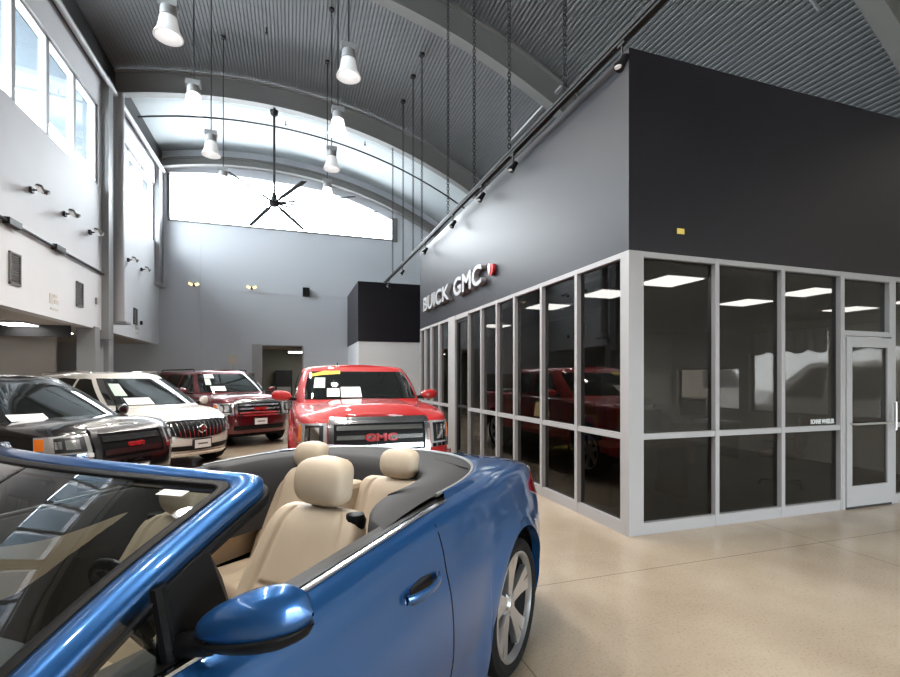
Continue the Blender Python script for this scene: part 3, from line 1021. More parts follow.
class Body:
    def __init__(self, P):
        self.P = P
        self.o = Outline(P['xf'], P['xr'], P['W'], P.get('nf', 4.5), P.get('nr', 5), P.get('xm'))
        self.arches = P['arches']
        self.R = P['R']
        self.zc = P['wheel_r']
        self.sill = P['sill']

    def zt(self, x):
        return sinterp(self.P['top'], x) if self.P.get('smooth_top') else interp(self.P['top'], x)

    def zl(self, x, y):
        z = self.sill
        P = self.P
        if x > P['xf'] - 0.6:
            z = lerp(self.sill, P.get('chin', self.sill), min(1, (x - P['xf'] + 0.6) / 0.5))
        if abs(y) > 0.6 * P['W']:
            for xw in self.arches:
                d = abs(x - xw) / (self.P.get('stretch', 1.0) if x > xw else 1.0)
                if d < self.R:
                    z = max(z, self.zc + math.sqrt(self.R ** 2 - d * d))
        return z

    def pz(self, u, z):
        P = self.P
        x, y = self.o.at(u)
        nx, ny = self.o.nrm(u)
        zt = self.zt(x)
        # inset profile
        mid = P.get('mid', 0.62)
        if z > mid:
            ins = P.get('tumble', 0.05) * ((z - mid) / 0.4) ** 2
        else:
            ins = P.get('tuck', 0.05) * ((mid - z) / 0.45) ** 2
        r = P.get('round', 0.07)
        q = zt - z
        if q < r:
            qq = min(max((r - q) / r, 0), 1)
            ins += r * (1 - math.sqrt(1 - qq * qq))
        # flares
        for xw in self.arches:
            d = math.hypot((x - xw) / (self.P.get('stretch', 1.0) if x > xw else 1.0), z - self.zc)
            ins -= P.get('flare', 0.02) * math.exp(-((d - self.R) / 0.07) ** 2) * (1 if abs(y) > 0.6 * P['W'] else 0)
        # crease
        for zc_, amp, wd in P.get('creases', []):
            fade = 1 if abs(y) > 0.7 * P['W'] else 0.0
            ins += amp * math.exp(-((z - zc_(x)) / wd) ** 2) * fade
        px, py = x - nx * ins, y - ny * ins
        w = max(0.0, nx)
        px -= w * interp(P.get('nose', [(0, 0), (2, 0)]), z)
        w = max(0.0, -nx)
        px += w * interp(P.get('tail', [(0, 0), (2, 0)]), z)
        return px, py, z

    def us(self, x, side, z=0.6):
        """parameter on the side at given x"""
        lo, hi = 0.0, 0.5
        for _ in range(40):
            m_ = (lo + hi) / 2
            if self.o.at(m_)[0] > x:
                lo = m_
            else:
                hi = m_
        return lo if side > 0 else 1 - lo

    def uy(self, y, rear=False):
        """parameter on the front (or rear) end at given y (left +)"""
        lo, hi = 0.0, 0.25
        for _ in range(40):
            m_ = (lo + hi) / 2
            yy = self.o.at(0.5 - m_ if rear else m_)[1]
            if yy < abs(y):
                lo = m_
            else:
                hi = m_
        u = 0.5 - lo if rear else lo
        return u if y >= 0 else -u if not rear else 1 - u

    def params(self, N):
        us = [k / N for k in range(N)]
        for xw in self.arches:
            for dx in (-self.R - 0.002, -self.R + 0.0015, -self.R + 0.012, self.R - 0.012, self.R - 0.0015, self.R + 0.002):
                for sd in (1, -1):
                    us.append(self.us(xw + dx * (self.P.get('stretch', 1.0) if dx > 0 else 1.0), sd) % 1.0)
        # symmetric set
        half = sorted(set([round(min(u, 1 - u), 6) for u in us]))
        half = [u for u in half if 0 < u < 0.5]
        return [0.0] + half + [0.5] + [1 - u for u in reversed(half)]

    def mesh(self, parent, m, N=300, M=18, cap=lambda x: True):
        us = self.params(N)
        mb = MB()
        P = []
        for u in us:
            x, y = self.o.at(u)
            zl, zt = self.zl(x, y), self.zt(x)
            col = []
            for j in range(M + 1):
                f = j / M
                f = 1 - (1 - f) ** 1.35
                col.append(self.pz(u, lerp(zl, zt, f)))
            # inner lip
            a = col[0]
            nx, ny = self.o.nrm(u)
            col.insert(0, (a[0] - nx * 0.05, a[1] - ny * 0.05, a[2] + 0.005))
            P.append(col)
        mb.grid(P, closed_u=True)
        # cap
        n = len(us)
        half = n // 2
        K = 16
        C = []
        for i in range(0, half + 1):
            pa = P[i][-1]
            pb = P[(n - i) % n][-1]
            xm_ = self.o.at(us[i])[0]
            row = []
            cr = interp(self.P.get('crown', [(0, 0.05)]), xm_)
            bulge = self.P.get('bulge')
            for k in range(K + 1):
                t = k / K
                e = 1 - (2 * t - 1) ** 2
                y_ = lerp(pa[1], pb[1], t)
                z = lerp(pa[2], pb[2], t) + cr * (abs(e) ** 0.8) * min(1, abs(pa[1]) / (0.4 * self.P['W']))
                if bulge:
                    z += bulge(lerp(pa[0], pb[0], t), y_)
                row.append((lerp(pa[0], pb[0], t), y_, z))
            C.append((xm_, row))
        run = []
        for xm_, row in C:
            if cap(xm_):
                run.append(row)
            else:
                if len(run) > 1:
                    mb.grid(run)
                run = []
        if len(run) > 1:
            mb.grid(run)
        self.ring = [(us[i], P[i][-1]) for i in range(n)]
        self.caps = C
        return mb.build('body_shell', m, parent, smooth=True)


class House:
    """greenhouse between belt and roof"""

    def __init__(self, P):
        self.P = P
        self.a = Outline(P['b'][0], P['b'][1], P['b'][2], P.get('nb', 5), P.get('nbr', 6))
        self.b = Outline(P['t'][0], P['t'][1], P['t'][2], P.get('nt', 5), P.get('ntr', 6))

    def pz(self, u, f):
        P = self.P
        xa, ya = self.a.at(u)
        xb, yb_ = self.b.at(u)
        bul = 0.035 * 4 * f * (1 - f)
        nx, ny = self.a.nrm(u)
        g = f
        x, y = lerp(xa, xb, g) + nx * bul, lerp(ya, yb_, g) + ny * bul
        z0 = interp(P['zb'], xa)
        z1 = interp(P['zr'], xb)
        # round at the top
        z = lerp(z0, z1, f)
        return x, y, z

    def us(self, x, side, f):
        lo, hi = 0.0, 0.5
        for _ in range(40):
            m_ = (lo + hi) / 2
            xx = lerp(self.a.at(m_)[0], self.b.at(m_)[0], f)
            if xx > x:
                lo = m_
            else:
                hi = m_
        return lo if side > 0 else 1 - lo

    def uy(self, fr, f, rear=False):
        """fraction of half width"""
        lo, hi = 0.0, 0.25
        tgt = abs(fr) * lerp(self.a.W, self.b.W, f)
        for _ in range(40):
            m_ = (lo + hi) / 2
            q = 0.5 - m_ if rear else m_
            yy = lerp(self.a.at(q)[1], self.b.at(q)[1], f)
            if yy < tgt:
                lo = m_
            else:
                hi = m_
        u = 0.5 - lo if rear else lo
        return u if fr >= 0 else (-u if not rear else 1 - u)

    def mesh(self, parent, m, N=160):
        us = [k / N for k in range(N)]
        F = [0, 0.15, 0.3, 0.45, 0.6, 0.75, 0.88, 0.95, 1.0]
        mb = MB()
        P = [[self.pz(u, f) for f in F] for u in us]
        # rounded roof edge
        for i, u in enumerate(us):
            x, y, z = P[i][-1]
            nx, ny = self.b.nrm(u)
            P[i].append((x - nx * 0.03, y - ny * 0.03, z + 0.022))
            P[i].append((x - nx * 0.09, y - ny * 0.09, z + 0.04))
        mb.grid(P, closed_u=True)
        C = []
        K = 14
        for i in range(0, N // 2 + 1):
            pa, pb = P[i][-1], P[(N - i) % N][-1]
            row = []
            for k in range(K + 1):
                t = k / K
                e = 1 - (2 * t - 1) ** 2
                row.append((lerp(pa[0], pb[0], t), lerp(pa[1], pb[1], t), lerp(pa[2], pb[2], t) + 0.035 * e * min(1, abs(pa[1]) / 0.3)))
            C.append(row)
        mb.grid(C)
        return mb.build('cabin_roof', m, parent, smooth=True)


def patch(S, name, bot, top, m, parent, off=0.006, nu=24, nv=6, th=0.012):
    """raised panel lying on surface S between two (param, height) polylines"""
    def pl(L, t):
        n = len(L) - 1
        f = t * n
        i = min(int(f), n - 1)
        t2 = f - i
        return lerp(L[i][0], L[i + 1][0], t2), lerp(L[i][1], L[i + 1][1], t2)

    def pt(s, t, o):
        a, b = pl(bot, s), pl(top, s)
        u, z = lerp(a[0], b[0], t), lerp(a[1], b[1], t)
        p = Vector(S.pz(u, z))
        du = Vector(S.pz(u + 0.003, z)) - Vector(S.pz(u - 0.003, z))
        dz = Vector(S.pz(u, z + 0.01)) - Vector(S.pz(u, z - 0.01))
        n = du.cross(dz)
        n.normalize()
        return p + n * o
    # orient outward
    tst = pt(0.5, 0.5, 0.1) - pt(0.5, 0.5, 0)
    c = pt(0.5, 0.5, 0)
    sgn = 1.0
    if tst.x * (c.x - S.cx) + tst.y * c.y < 0:
        sgn = -1.0
    mb = MB()
    G = [[tuple(pt(i / nu, j / nv, off * sgn)) for j in range(nv + 1)] for i in range(nu + 1)]
    mb.grid(G)
    rim = [(i, 0) for i in range(nu + 1)] + [(nu, j) for j in range(1, nv + 1)] + [(i, nv) for i in range(nu - 1, -1, -1)] + [(0, j) for j in range(nv - 1, 0, -1)]
    A = [G[i][j] for i, j in rim]
    B = [tuple(pt(i / nu, j / nv, (off - th) * sgn)) for i, j in rim]
    mb.grid([A, B], closed_v=True)
    return mb.build(name, m, parent, smooth=True)


def wheel(parent, x, y, r, width, rim_r, spokes=5, outer=1, style='twin', label=None):
    """tyre mesh with the alloy rim as its child, outer=+1 faces left"""
    w = width / 2
    t = MB()
    pr = [(rim_r, -w * 0.85), (rim_r + 0.012, -w * 0.95), (r - 0.035, -w), (r - 0.008, -w * 0.86), (r, -w * 0.6), (r, -w * 0.2), (r - 0.006, -w * 0.18), (r - 0.006, -w * 0.14), (r, -w * 0.12),
          (r, w * 0.12), (r - 0.006, w * 0.14), (r - 0.006, w * 0.18), (r, w * 0.2), (r, w * 0.6), (r - 0.008, w * 0.86), (r - 0.035, w), (rim_r + 0.012, w * 0.95), (rim_r, w * 0.85), (rim_r - 0.01, 0), (rim_r, -w * 0.85)]
    t.lathe(pr, (0, 0, 0), 56, 'y')
    to = t.build('wheel', rubber, parent, smooth=True)
    to.location = (x, y, r)
    s = outer
    bq = MB().lathe([(rim_r - 0.02, s * w * 0.70), (rim_r - 0.035, s * w * 0.3), (rim_r - 0.04, -s * w * 0.8), (rim_r, -s * w * 0.85)], (0, 0, 0), 56, 'y')
    bq.build('rim_barrel', dark_metal, to, smooth=True)
    m = MB()
    pr = [(rim_r, s * w * 0.90), (rim_r - 0.012, s * w * 0.93), (rim_r - 0.022, s * w * 0.80), (rim_r - 0.028, s * w * 0.66)]
    m.lathe(pr, (0, 0, 0), 56, 'y')
    hub = s * w * 0.62
    m.lathe([(0.0, hub + s * 0.012), (0.035, hub + s * 0.012), (0.045, hub + s * 0.004), (0.075, hub - s * 0.01), (0.08, hub - s * 0.05)], (0, 0, 0), 24, 'y')
    for k in range(spokes):
        a0_ = 2 * PI * k / spokes + 0.35
        for da in ((-0.17, 0.17) if style == 'twin' else (0,)):
            a = a0_ + da
            root_a = a0_ + da * 0.55
            vs = []
            for rr, aa, hw_, yy in ((0.055, root_a, 0.024, hub), (rim_r * 0.55, lerp(root_a, a, .6), 0.026, hub + s * 0.008), (rim_r - 0.012, a, 0.036, s * w * 0.78)):
                c_, s_ = math.cos(aa), math.sin(aa)
                for q in (-1, 1):
                    for dep in (0, -s * 0.035):
                        hq = hw_ * (1.0 if dep == 0 else 1.15)
                        vs.append((rr * c_ - q * hq * s_, yy + dep, rr * s_ + q * hq * c_))
            fs = []
            for g in range(2):
                b = g * 4
                fs += [(b, b + 2, b + 6, b + 4), (b + 1, b + 5, b + 7, b + 3), (b, b + 4, b + 5, b + 1), (b + 2, b + 3, b + 7, b + 6)]
            m.add(vs, fs)
        if style == 'twin':
            pass
    for k in range(5):
        a = 2 * PI * k / 5
        m.lathe([(0, hub + s * 0.006), (0.008, hub + s * 0.006), (0.008, hub - s * 0.02)], (0.028 * 2 * math.cos(a), 0, 0.028 * 2 * math.sin(a)), 8, 'y')
    rm = m.build('rim', alloy, to, smooth=True)
    d = MB().lathe([(0, -s * 0.02), (rim_r * 0.62, -s * 0.02), (rim_r * 0.62, -s * 0.045), (0, -s * 0.045)], (0, 0, 0), 32, 'y')
    d.build('brake_disc', dark_metal, to, smooth=True)
    return to


def strip(path, wvec, w, h, up=(0, 0, 1)):
    """flat bar along a path; wvec is its width direction function or vector"""
    mb = MB()
    P = []
    for i, p in enumerate(path):
        p = Vector(p)
        wv = Vector(wvec(i) if callable(wvec) else wvec)
        upv = Vector(up(i) if callable(up) else up)
        P.append([tuple(p - wv * w / 2), tuple(p + wv * w / 2), tuple(p + wv * w / 2 + upv * h), tuple(p - wv * w / 2 + upv * h)])
    mb.grid(P, closed_v=True)
    n = len(P)
    mb.add(P[0], [(0, 1, 2, 3)])
    mb.add(P[-1], [(0, 1, 2, 3)])
    return mb


FRONT = lambda x, y, z: basis((0, 1, 0), (0, 0, 1), (1, 0, 0), (x, y, z))


def door_mirror(parent, x, y, z, m, side, sz=(0.13, 0.26, 0.17)):
    """shell mirror on a short arm"""
    mb = MB()
    P = []
    n, k = 20, 12
    for i in range(k + 1):
        t = i / k
        # from inner (0) to outer (1) end
        s = (math.sin(PI * min(1, t * 1.0)) ** 0.45) if 0 < t < 1 else 0.02
        s *= lerp(0.75, 1.0, t)
        ring = []
        for j in range(n):
            a = 2 * PI * j / n
            ca, sa = math.cos(a), math.sin(a)
            xx = sz[0] / 2 * s * math.copysign(abs(ca) ** 0.8, ca)
            if xx < 0:
                xx *= 0.45
            zz = sz[2] / 2 * s * math.copysign(abs(sa) ** 0.8, sa)
            ring.append((x + xx - 0.06 * t, y + side * (t * sz[1] + 0.07), z + zz + 0.01 * t))
        P.append(ring)
    mb.grid(P, closed_v=True)
    o = mb.build('door_mirror', m, parent, smooth='all')
    MB().tube([(x - 0.02, y - side * 0.04, z - 0.05), (x - 0.02, y + side * 0.12, z - 0.03)], 0.03, 10).build('mirror_arm', black, o, smooth=True)
    mg = MB()
    mg.grid([[(x - 0.045 - 0.06 * t, y + side * (t * sz[1] + 0.07), z + q * sz[2] * 0.38 + 0.01 * t) for q in (-1, 1)] for t in (0.15, 0.5, 0.88)])
    mg.build('mirror_glass', chrome, o)
    return o


def suv(name, loc, rz, P, label, cat):
    r = empty(name, loc, rz, label, cat)
    paint = P['paint']
    B = Body(P)
    B.cx = (P['xf'] + P['xr']) / 2
    B.mesh(r, paint)
    Hs = House(P['house'])
    Hs.cx = (P['house']['b'][0] + P['house']['b'][1]) / 2
    Hs.mesh(r, paint)
    W = P['W']
    wr = P['wheel_r']
    # inner box
    ub = MB()
    ub.box(P['xr'] + 0.25, P['xf'] - 0.3, -W + 0.30, W - 0.30, 0.24, 0.75)
    ub.box(P['arches'][0] + P['R'] + 0.02 if P['arches'][0] < P['arches'][1] else 0, P['arches'][1] - P['R'] - 0.02, -W + 0.09, W - 0.09, 0.24, 0.45)
    ub.build('underbody', black, r)
    for xw in B.arches:
        for sd in (1, -1):
            wheel(r, xw, sd * (W - 0.135), wr, 0.25, wr - 0.12, P.get('spokes', 6), sd, 'single')
    # windows
    hp = P['house']
    k = 0.93
    patch(Hs, 'windshield', [(Hs.uy(v, 0.1), 0.10) for v in (-0.86, -0.5, 0, 0.5, 0.86)], [(Hs.uy(v, 0.9), 0.92) for v in (-0.86, -0.5, 0, 0.5, 0.86)], P.get('ws_mat', dark_glass), r, 0.004)
    patch(Hs, 'rear_window', [(Hs.uy(v, 0.3, True), 0.3) for v in (-0.85, 0, 0.85)], [(Hs.uy(v, 0.9, True), 0.9) for v in (-0.85, 0, 0.85)], dark_glass, r, 0.004)
    for sd in (1, -1):
        for (xb0, xb1, xt0, xt1) in P['side_windows']:
            patch(Hs, 'side_window', [(Hs.us(xb0, sd, 0.12), 0.12), (Hs.us((xb0 + xb1) / 2, sd, 0.12), 0.12), (Hs.us(xb1, sd, 0.12), 0.12)],
                  [(Hs.us(xt0, sd, 0.88), 0.88), (Hs.us((xt0 + xt1) / 2, sd, 0.9), 0.90), (Hs.us(xt1, sd, 0.88), 0.88)], dark_glass, r, 0.004)
    # doors seams and handles
    for sd in (1, -1):
        for xs in P['seams']:
            patch(B, 'door_seam', [(B.us(xs + 0.004, sd), B.sill + 0.1), (B.us(xs - 0.004, sd), B.sill + 0.1)], [(B.us(xs + 0.004, sd), B.zt(xs) - 0.03), (B.us(xs - 0.004, sd), B.zt(xs) - 0.03)], black, r, 0.002, 1, 8, 0.004)
        for xs in P['handles']:
            z = B.zt(xs) - 0.13
            patch(B, 'door_handle', [(B.us(xs + 0.1, sd), z), (B.us(xs - 0.1, sd), z)], [(B.us(xs + 0.1, sd), z + 0.035), (B.us(xs - 0.1, sd), z + 0.035)], P.get('handle_mat', chrome), r, 0.03, 6, 2, 0.02)
        door_mirror(r, P['mirror'][0], sd * P['mirror'][1], P['mirror'][2], P.get('mirror_mat', paint), sd, P.get('mirror_sz', (0.14, 0.24, 0.19)))
        # lower black cladding
        if P.get('cladding', True):
            xa, xb = P['arches'][1] - P['R'] - 0.03, P['arches'][0] + P['R'] + 0.03
            patch(B, 'sill_cladding', [(B.us(lerp(xa, xb, q), sd), B.sill + 0.0) for q in (0, .5, 1)], [(B.us(lerp(xa, xb, q), sd), B.sill + 0.1) for q in (0, .5, 1)], black, r, 0.012, 16, 2)
        patch(B, 'tail_lamp', [(B.us(P['xr'] + 0.35, sd), 0.95), (B.uy(sd * W * 0.8, True), 0.92)], [(B.us(P['xr'] + 0.28, sd), B.zt(P['xr']) - 0.06), (B.uy(sd * W * 0.8, True), B.zt(P['xr']) - 0.06)], tail_red, r, 0.008, 12, 4)
    return r, B, Hs


def fpatch(B, name, ybot, zbot, ytop, ztop, m, r, off=0.008, th=0.02, nu=16, nv=4):
    """front panel given y lists and z lists for bottom and top edges"""
    return patch(B, name, [(B.uy(y), z) for y, z in zip(ybot, zbot)], [(B.uy(y), z) for y, z in zip(ytop, ztop)], m, r, off, nu, nv, th)


def front_x(B, y, z):
    return B.pz(B.uy(y), z)[0]


def plate(r, B, z, y=0):
    x = front_x(B, y, z) + 0.03
    o = MB().box(x - 0.03, x + 0.008, y - 0.17, y + 0.17, z - 0.085, z + 0.085).build('plate_frame', dark_metal, r)
    MB().box(x + 0.008, x + 0.012, y - 0.15, y + 0.15, z - 0.07, z + 0.07).build('plate', plate_white, o)
    MB().box(x + 0.012, x + 0.014, y - 0.09, y + 0.09, z - 0.012, z + 0.014).build('plate_lettering', vent_m, o)


def dealer_papers(Hs, r, items):
    for name, v0, v1, f0, f1, mt in items:
        patch(Hs, name, [(Hs.uy(v0, f0), f0), (Hs.uy(v1, f0), f0)], [(Hs.uy(v0, f1), f1), (Hs.uy(v1, f1), f1)], mt, r, 0.008, 4, 2, 0.006)


def gmc_face(r, B, W, zg0, zg1, gw, lw=0.40, bars=3, letters=0.12, lamp_drop=0.0, lamp_h=0.24, bar_m=None):
    bar_m = bar_m or chrome
    fpatch(B, 'grille', (-gw, 0, gw), (zg0,) * 3, (-gw, 0, gw), (zg1,) * 3, black, r, 0.014, 0.03)
    g = r
    # chrome surround
    t = 0.05
    fpatch(B, 'grille_surround', (-gw - t, 0, gw + t), (zg1 - 0.01,) * 3, (-gw - t, 0, gw + t), (zg1 + t,) * 3, bar_m, r, 0.03, 0.05, 20, 2)
    fpatch(B, 'grille_surround', (-gw - t * .6, 0, gw + t * .6), (zg0 - t * 0.7,) * 3, (-gw - t * .8, 0, gw + t * .8), (zg0 + 0.005,) * 3, bar_m, r, 0.03, 0.05, 20, 2)
    for s in (-1, 1):
        fpatch(B, 'grille_surround', (s * (gw - 0.01), s * (gw + t)), (zg0 - 0.02,) * 2, (s * (gw - 0.01), s * (gw + t)), (zg1 + 0.02,) * 2, bar_m, r, 0.03, 0.05, 3, 10)
    for k in range(bars):
        z = lerp(zg0, zg1, (k + 0.5) / bars)
        h = (zg1 - zg0) / bars * 0.22
        fpatch(B, 'grille_bar', (-gw + 0.04, 0, gw - 0.04), (z - h,) * 3, (-gw + 0.04, 0, gw - 0.04), (z + h,) * 3, bar_m, r, 0.03, 0.03, 20, 2)
    x = front_x(B, 0, (zg0 + zg1) / 2) + 0.05
    text('grille_badge', 'GMC', letters * 0.95, FRONT(x, 0, (zg0 + zg1) / 2), sign_red, r, extrude=0.015, bold=0.004, sx=1.5)
    # lamps: wrap from grille edge round to the side
    y0 = gw + t + 0.02
    for s in (-1, 1):
        zt_, zb_ = zg1 + 0.01 - lamp_drop, zg1 - lamp_h - lamp_drop
        ua, ub = B.uy(s * y0), B.us(B.P['xf'] - lw, s)
        if s < 0 and ub > 0.5:
            ub -= 1
        patch(B, 'headlight', [(lerp(ua, ub, q), lerp(zb_, zb_ + 0.03, q)) for q in (0, .33, .66, 1)], [(lerp(ua, ub, q), lerp(zt_, zt_ - 0.01, q)) for q in (0, .33, .66, 1)], lamp_lens, r, 0.012, 18, 5)
        patch(B, 'lamp_reflector', [(lerp(ua, ub, q), zb_ + 0.03) for q in (0.08, 0.62)], [(lerp(ua, ub, q), zt_ - 0.025) for q in (0.08, 0.62)], black_chrome, r, 0.015, 8, 4)
        patch(B, 'lamp_projector', [(lerp(ua, ub, q), zb_ + 0.07) for q in (0.48, 0.60)], [(lerp(ua, ub, q), zt_ - 0.06) for q in (0.48, 0.60)], chrome, r, 0.019, 6, 4)
        lm_ = patch(B, 'lamp_projector', [(lerp(ua, ub, q), zb_ + 0.06) for q in (0.18, 0.42)], [(lerp(ua, ub, q), zt_ - 0.05) for q in (0.18, 0.42)], chrome, r, 0.018, 6, 4)
        patch(B, 'side_marker', [(lerp(ua, ub, q), lerp(zb_ + 0.05, zb_ + 0.06, q)) for q in (0.80, 0.98)], [(lerp(ua, ub, q), zt_ - 0.03) for q in (0.80, 0.98)], amber, r, 0.017, 6, 3)
        patch(B, 'headlight_trim', [(lerp(ua, ub, q), zb_ - 0.035) for q in (-0.02, .33, .66, 1.02)], [(lerp(ua, ub, q), zb_ + 0.01) for q in (-0.02, .33, .66, 1.02)], chrome, r, 0.014, 18, 2)


# ------------------------------------------------------------------ red pickup
TRK = dict(xf=2.95, xr=-2.9, W=1.02, nf=6.0, nr=9, arches=(-1.75, 1.9), R=0.50, wheel_r=0.41, sill=0.42, chin=0.40, round=0.07,
           top=[(-3, 1.28), (-0.9, 1.28), (1.2, 1.24), (1.6, 1.22), (2.6, 1.16), (3, 1.10)], crown=[(-3, 0.02), (1, 0.04), (2.6, 0.08), (3, 0.04)], mid=0.8, tumble=0.03, tuck=0.04, flare=0.045,
           nose=[(0, 0.06), (0.5, 0.0), (0.8, 0.03), (1.0, 0.06), (1.2, 0.12)], paint=red_paint,
           house=dict(b=(1.55, -1.3, 0.96), t=(0.76, -1.12, 0.84), zb=[(-2, 1.24), (2, 1.24)], zr=[(-1.3, 1.76), (0.72, 1.74)]),
           side_windows=[(0.95, 0.02, 0.55, 0.02), (-0.08, -1.05, -0.08, -1.0)], seams=(1.05, -0.03, -1.15), handles=(0.15, -0.9), mirror=(0.98, 0.93, 1.33), mirror_sz=(0.16, 0.30, 0.18), spokes=6)


def bulge_truck(x, y):
    if x < 1.2:
        return 0
    k = min(1, (x - 1.2) / 0.5) * min(1, max(0, (2.95 - x)) / 0.4)
    return 0.035 * k / (1 + math.exp(-(0.52 - abs(y)) / 0.03))


TRK['bulge'] = bulge_truck
r, B, Hs = suv('pickup_truck', (1.0, 5.58 + 2.95, 0), R(-90), TRK, 'bright red pickup truck with black grille and yellow paint mark on its windshield', 'pickup truck')
gmc_face(r, B, 1.02, 0.74, 1.06, 0.55, 0.36, 3, 0.12, 0.0, 0.27)
fpatch(B, 'front_bumper', (-0.98, 0, 0.98), (0.46,) * 3, (-0.98, 0, 0.98), (0.64,) * 3, red_paint, r, 0.05, 0.09, 30, 3)
fpatch(B, 'lower_grille', (-0.5, 0, 0.5), (0.42,) * 3, (-0.5, 0, 0.5), (0.52,) * 3, black, r, 0.06, 0.04)
for s in (-1, 1):
    fpatch(B, 'fog_light', (s * 0.62, s * 0.8), (0.52,) * 2, (s * 0.62, s * 0.8), (0.60,) * 2, lamp_lens, r, 0.058, 0.03)
dealer_papers(Hs, r, [('window_sticker', -0.74, -0.58, 0.42, 0.72, paper_green), ('price_sheet', -0.55, -0.36, 0.17, 0.40, paper), ('price_sheet', -0.34, -0.02, 0.15, 0.44, paper)])
patch(Hs, 'painted_arc', [(Hs.uy(-0.80, 0.75), 0.76), (Hs.uy(-0.62, 0.8), 0.81), (Hs.uy(-0.33, 0.85), 0.84)], [(Hs.uy(-0.80, 0.75), 0.84), (Hs.uy(-0.62, 0.8), 0.93), (Hs.uy(-0.33, 0.85), 0.935)], yellow_paint, r, 0.008, 12, 2, 0.006)
MB().tube([(0.1, -0.25, 1.80), (0.02, -0.25, 1.86)], 0.012, 8).build('antenna', black, r)
MB().box(-2.85, -1.35, -0.9, 0.9, 1.28, 1.33).build('bed_cover', black, r, bevel=0.01)

# ------------------------------------------------------------------ white crossover
ENC = dict(xf=2.5, xr=-2.55, W=1.0, nf=3.4, nr=4.5, arches=(-1.52, 1.5), R=0.47, wheel_r=0.385, sill=0.30, chin=0.26, round=0.12,
           top=[(-2.6, 1.10), (-1.5, 1.14), (0.9, 1.08), (1.6, 1.04), (2.1, 0.98), (2.5, 0.88)], smooth_top=False, crown=[(-3, 0.02), (1, 0.06), (2.2, 0.08), (2.5, 0.02)], mid=0.72, tumble=0.06, tuck=0.05, flare=0.03,
           nose=[(0, 0.12), (0.45, 0.0), (0.7, 0.02), (0.9, 0.10), (1.1, 0.2)], paint=white_paint,
           house=dict(b=(1.62, -2.35, 0.93), t=(0.55, -1.95, 0.68), nb=3.6, nt=3.6, zb=[(-2.4, 1.12), (0.5, 1.08), (1.6, 1.06)], zr=[(-2, 1.60), (-0.6, 1.66), (0.55, 1.63)]),
           side_windows=[(0.98, 0.0, 0.30, 0.0), (-0.08, -1.0, -0.08, -1.0), (-1.1, -1.85, -1.1, -1.7)], seams=(1.02, -0.04, -1.05), handles=(0.12, -0.92), mirror=(0.98, 0.92, 1.14), handle_mat=white_paint, spokes=10)
FACE = R(-46)


def place_front(px, py, ang, xf):
    """empty position so that the front centre of the car sits at px,py"""
    return (px - xf * math.cos(ang), py - xf * math.sin(ang), 0)


r, B, Hs = suv('crossover_car', place_front(-1.48, 9.2, FACE, 2.5), FACE, ENC, 'pearl white crossover with a toothed oval grille parked beside the black one', 'car')
gy = [-0.58, -0.3, 0, 0.3, 0.58]
fpatch(B, 'grille', gy, (0.66, 0.59, 0.57, 0.59, 0.66), (-0.70, -0.35, 0, 0.35, 0.70), (0.82, 0.85, 0.86, 0.85, 0.82), black, r, 0.014, 0.03, 24, 5)
for k in range(17):
    y = lerp(-0.58, 0.58, k / 16)
    zb = 0.575 + 0.075 * (abs(y) / 0.58) ** 2
    fpatch(B, 'grille_tooth', (y - 0.007, y + 0.007), (zb + 0.01,) * 2, (y * 1.12 - 0.007, y * 1.12 + 0.007), (0.835,) * 2, chrome, r, 0.028, 0.02, 1, 4)
fpatch(B, 'grille_surround', (-0.72, -0.35, 0, 0.35, 0.72), (0.82, 0.85, 0.86, 0.85, 0.82), (-0.72, -0.35, 0, 0.35, 0.72), (0.845, 0.88, 0.89, 0.88, 0.845), chrome, r, 0.03, 0.04, 24, 2)
x = front_x(B, 0, 0.73) + 0.04
eo = MB().lathe([(0.062, 0), (0.075, 0), (0.078, 0.01), (0.07, 0.018), (0.058, 0.012), (0.055, 0)], (0, 0, 0), 28, 'y').prism([(-0.045, 0.03), (-0.01, 0.04), (0.0, -0.035), (-0.03, -0.02)], -0.012, -0.002, basis((1, 0, 0), (0, 0, 1), (0, -1, 0), (0, 0, 0))).prism([(0.005, 0.042), (0.04, 0.03), (0.035, -0.01), (0.01, -0.035)], -0.012, -0.002, basis((1, 0, 0), (0, 0, 1), (0, -1, 0), (0, 0, 0))).build('round_badge', chrome, r, smooth=True)
eo.location = (x, 0, 0.73)
eo.rotation_euler = (0, 0, R(-90))
for s in (-1, 1):
    ua, ub = B.uy(s * 0.76), B.us(2.5 - 0.95, s)
    if s < 0 and ub > 0.5:
        ub -= 1
    patch(B, 'headlight', [(lerp(ua, ub, q), z) for q, z in ((0, .72), (.33, .74), (.66, .80), (1, .93))], [(lerp(ua, ub, q), z) for q, z in ((0, .83), (.33, .88), (.66, .93), (1, .95))], lamp_lens, r, 0.010, 18, 4)
    fpatch(B, 'fog_light', (s * 0.66, s * 0.82), (0.42, 0.44), (s * 0.66, s * 0.82), (0.50, 0.50), black, r, 0.012, 0.02)
    fpatch(B, 'fog_light_trim', (s * 0.64, s * 0.84), (0.50, 0.505), (s * 0.64, s * 0.84), (0.515, 0.52), chrome, r, 0.014, 0.02, 8, 1)
fpatch(B, 'lower_grille', (-0.55, 0, 0.55), (0.38, 0.36, 0.38), (-0.62, 0, 0.62), (0.46, 0.44, 0.46), black, r, 0.012, 0.03)
fpatch(B, 'skid_strip', (-0.7, 0, 0.7), (0.30,) * 3, (-0.75, 0, 0.75), (0.335,) * 3, chrome, r, 0.02, 0.03, 24, 1)
plate(r, B, 0.47)
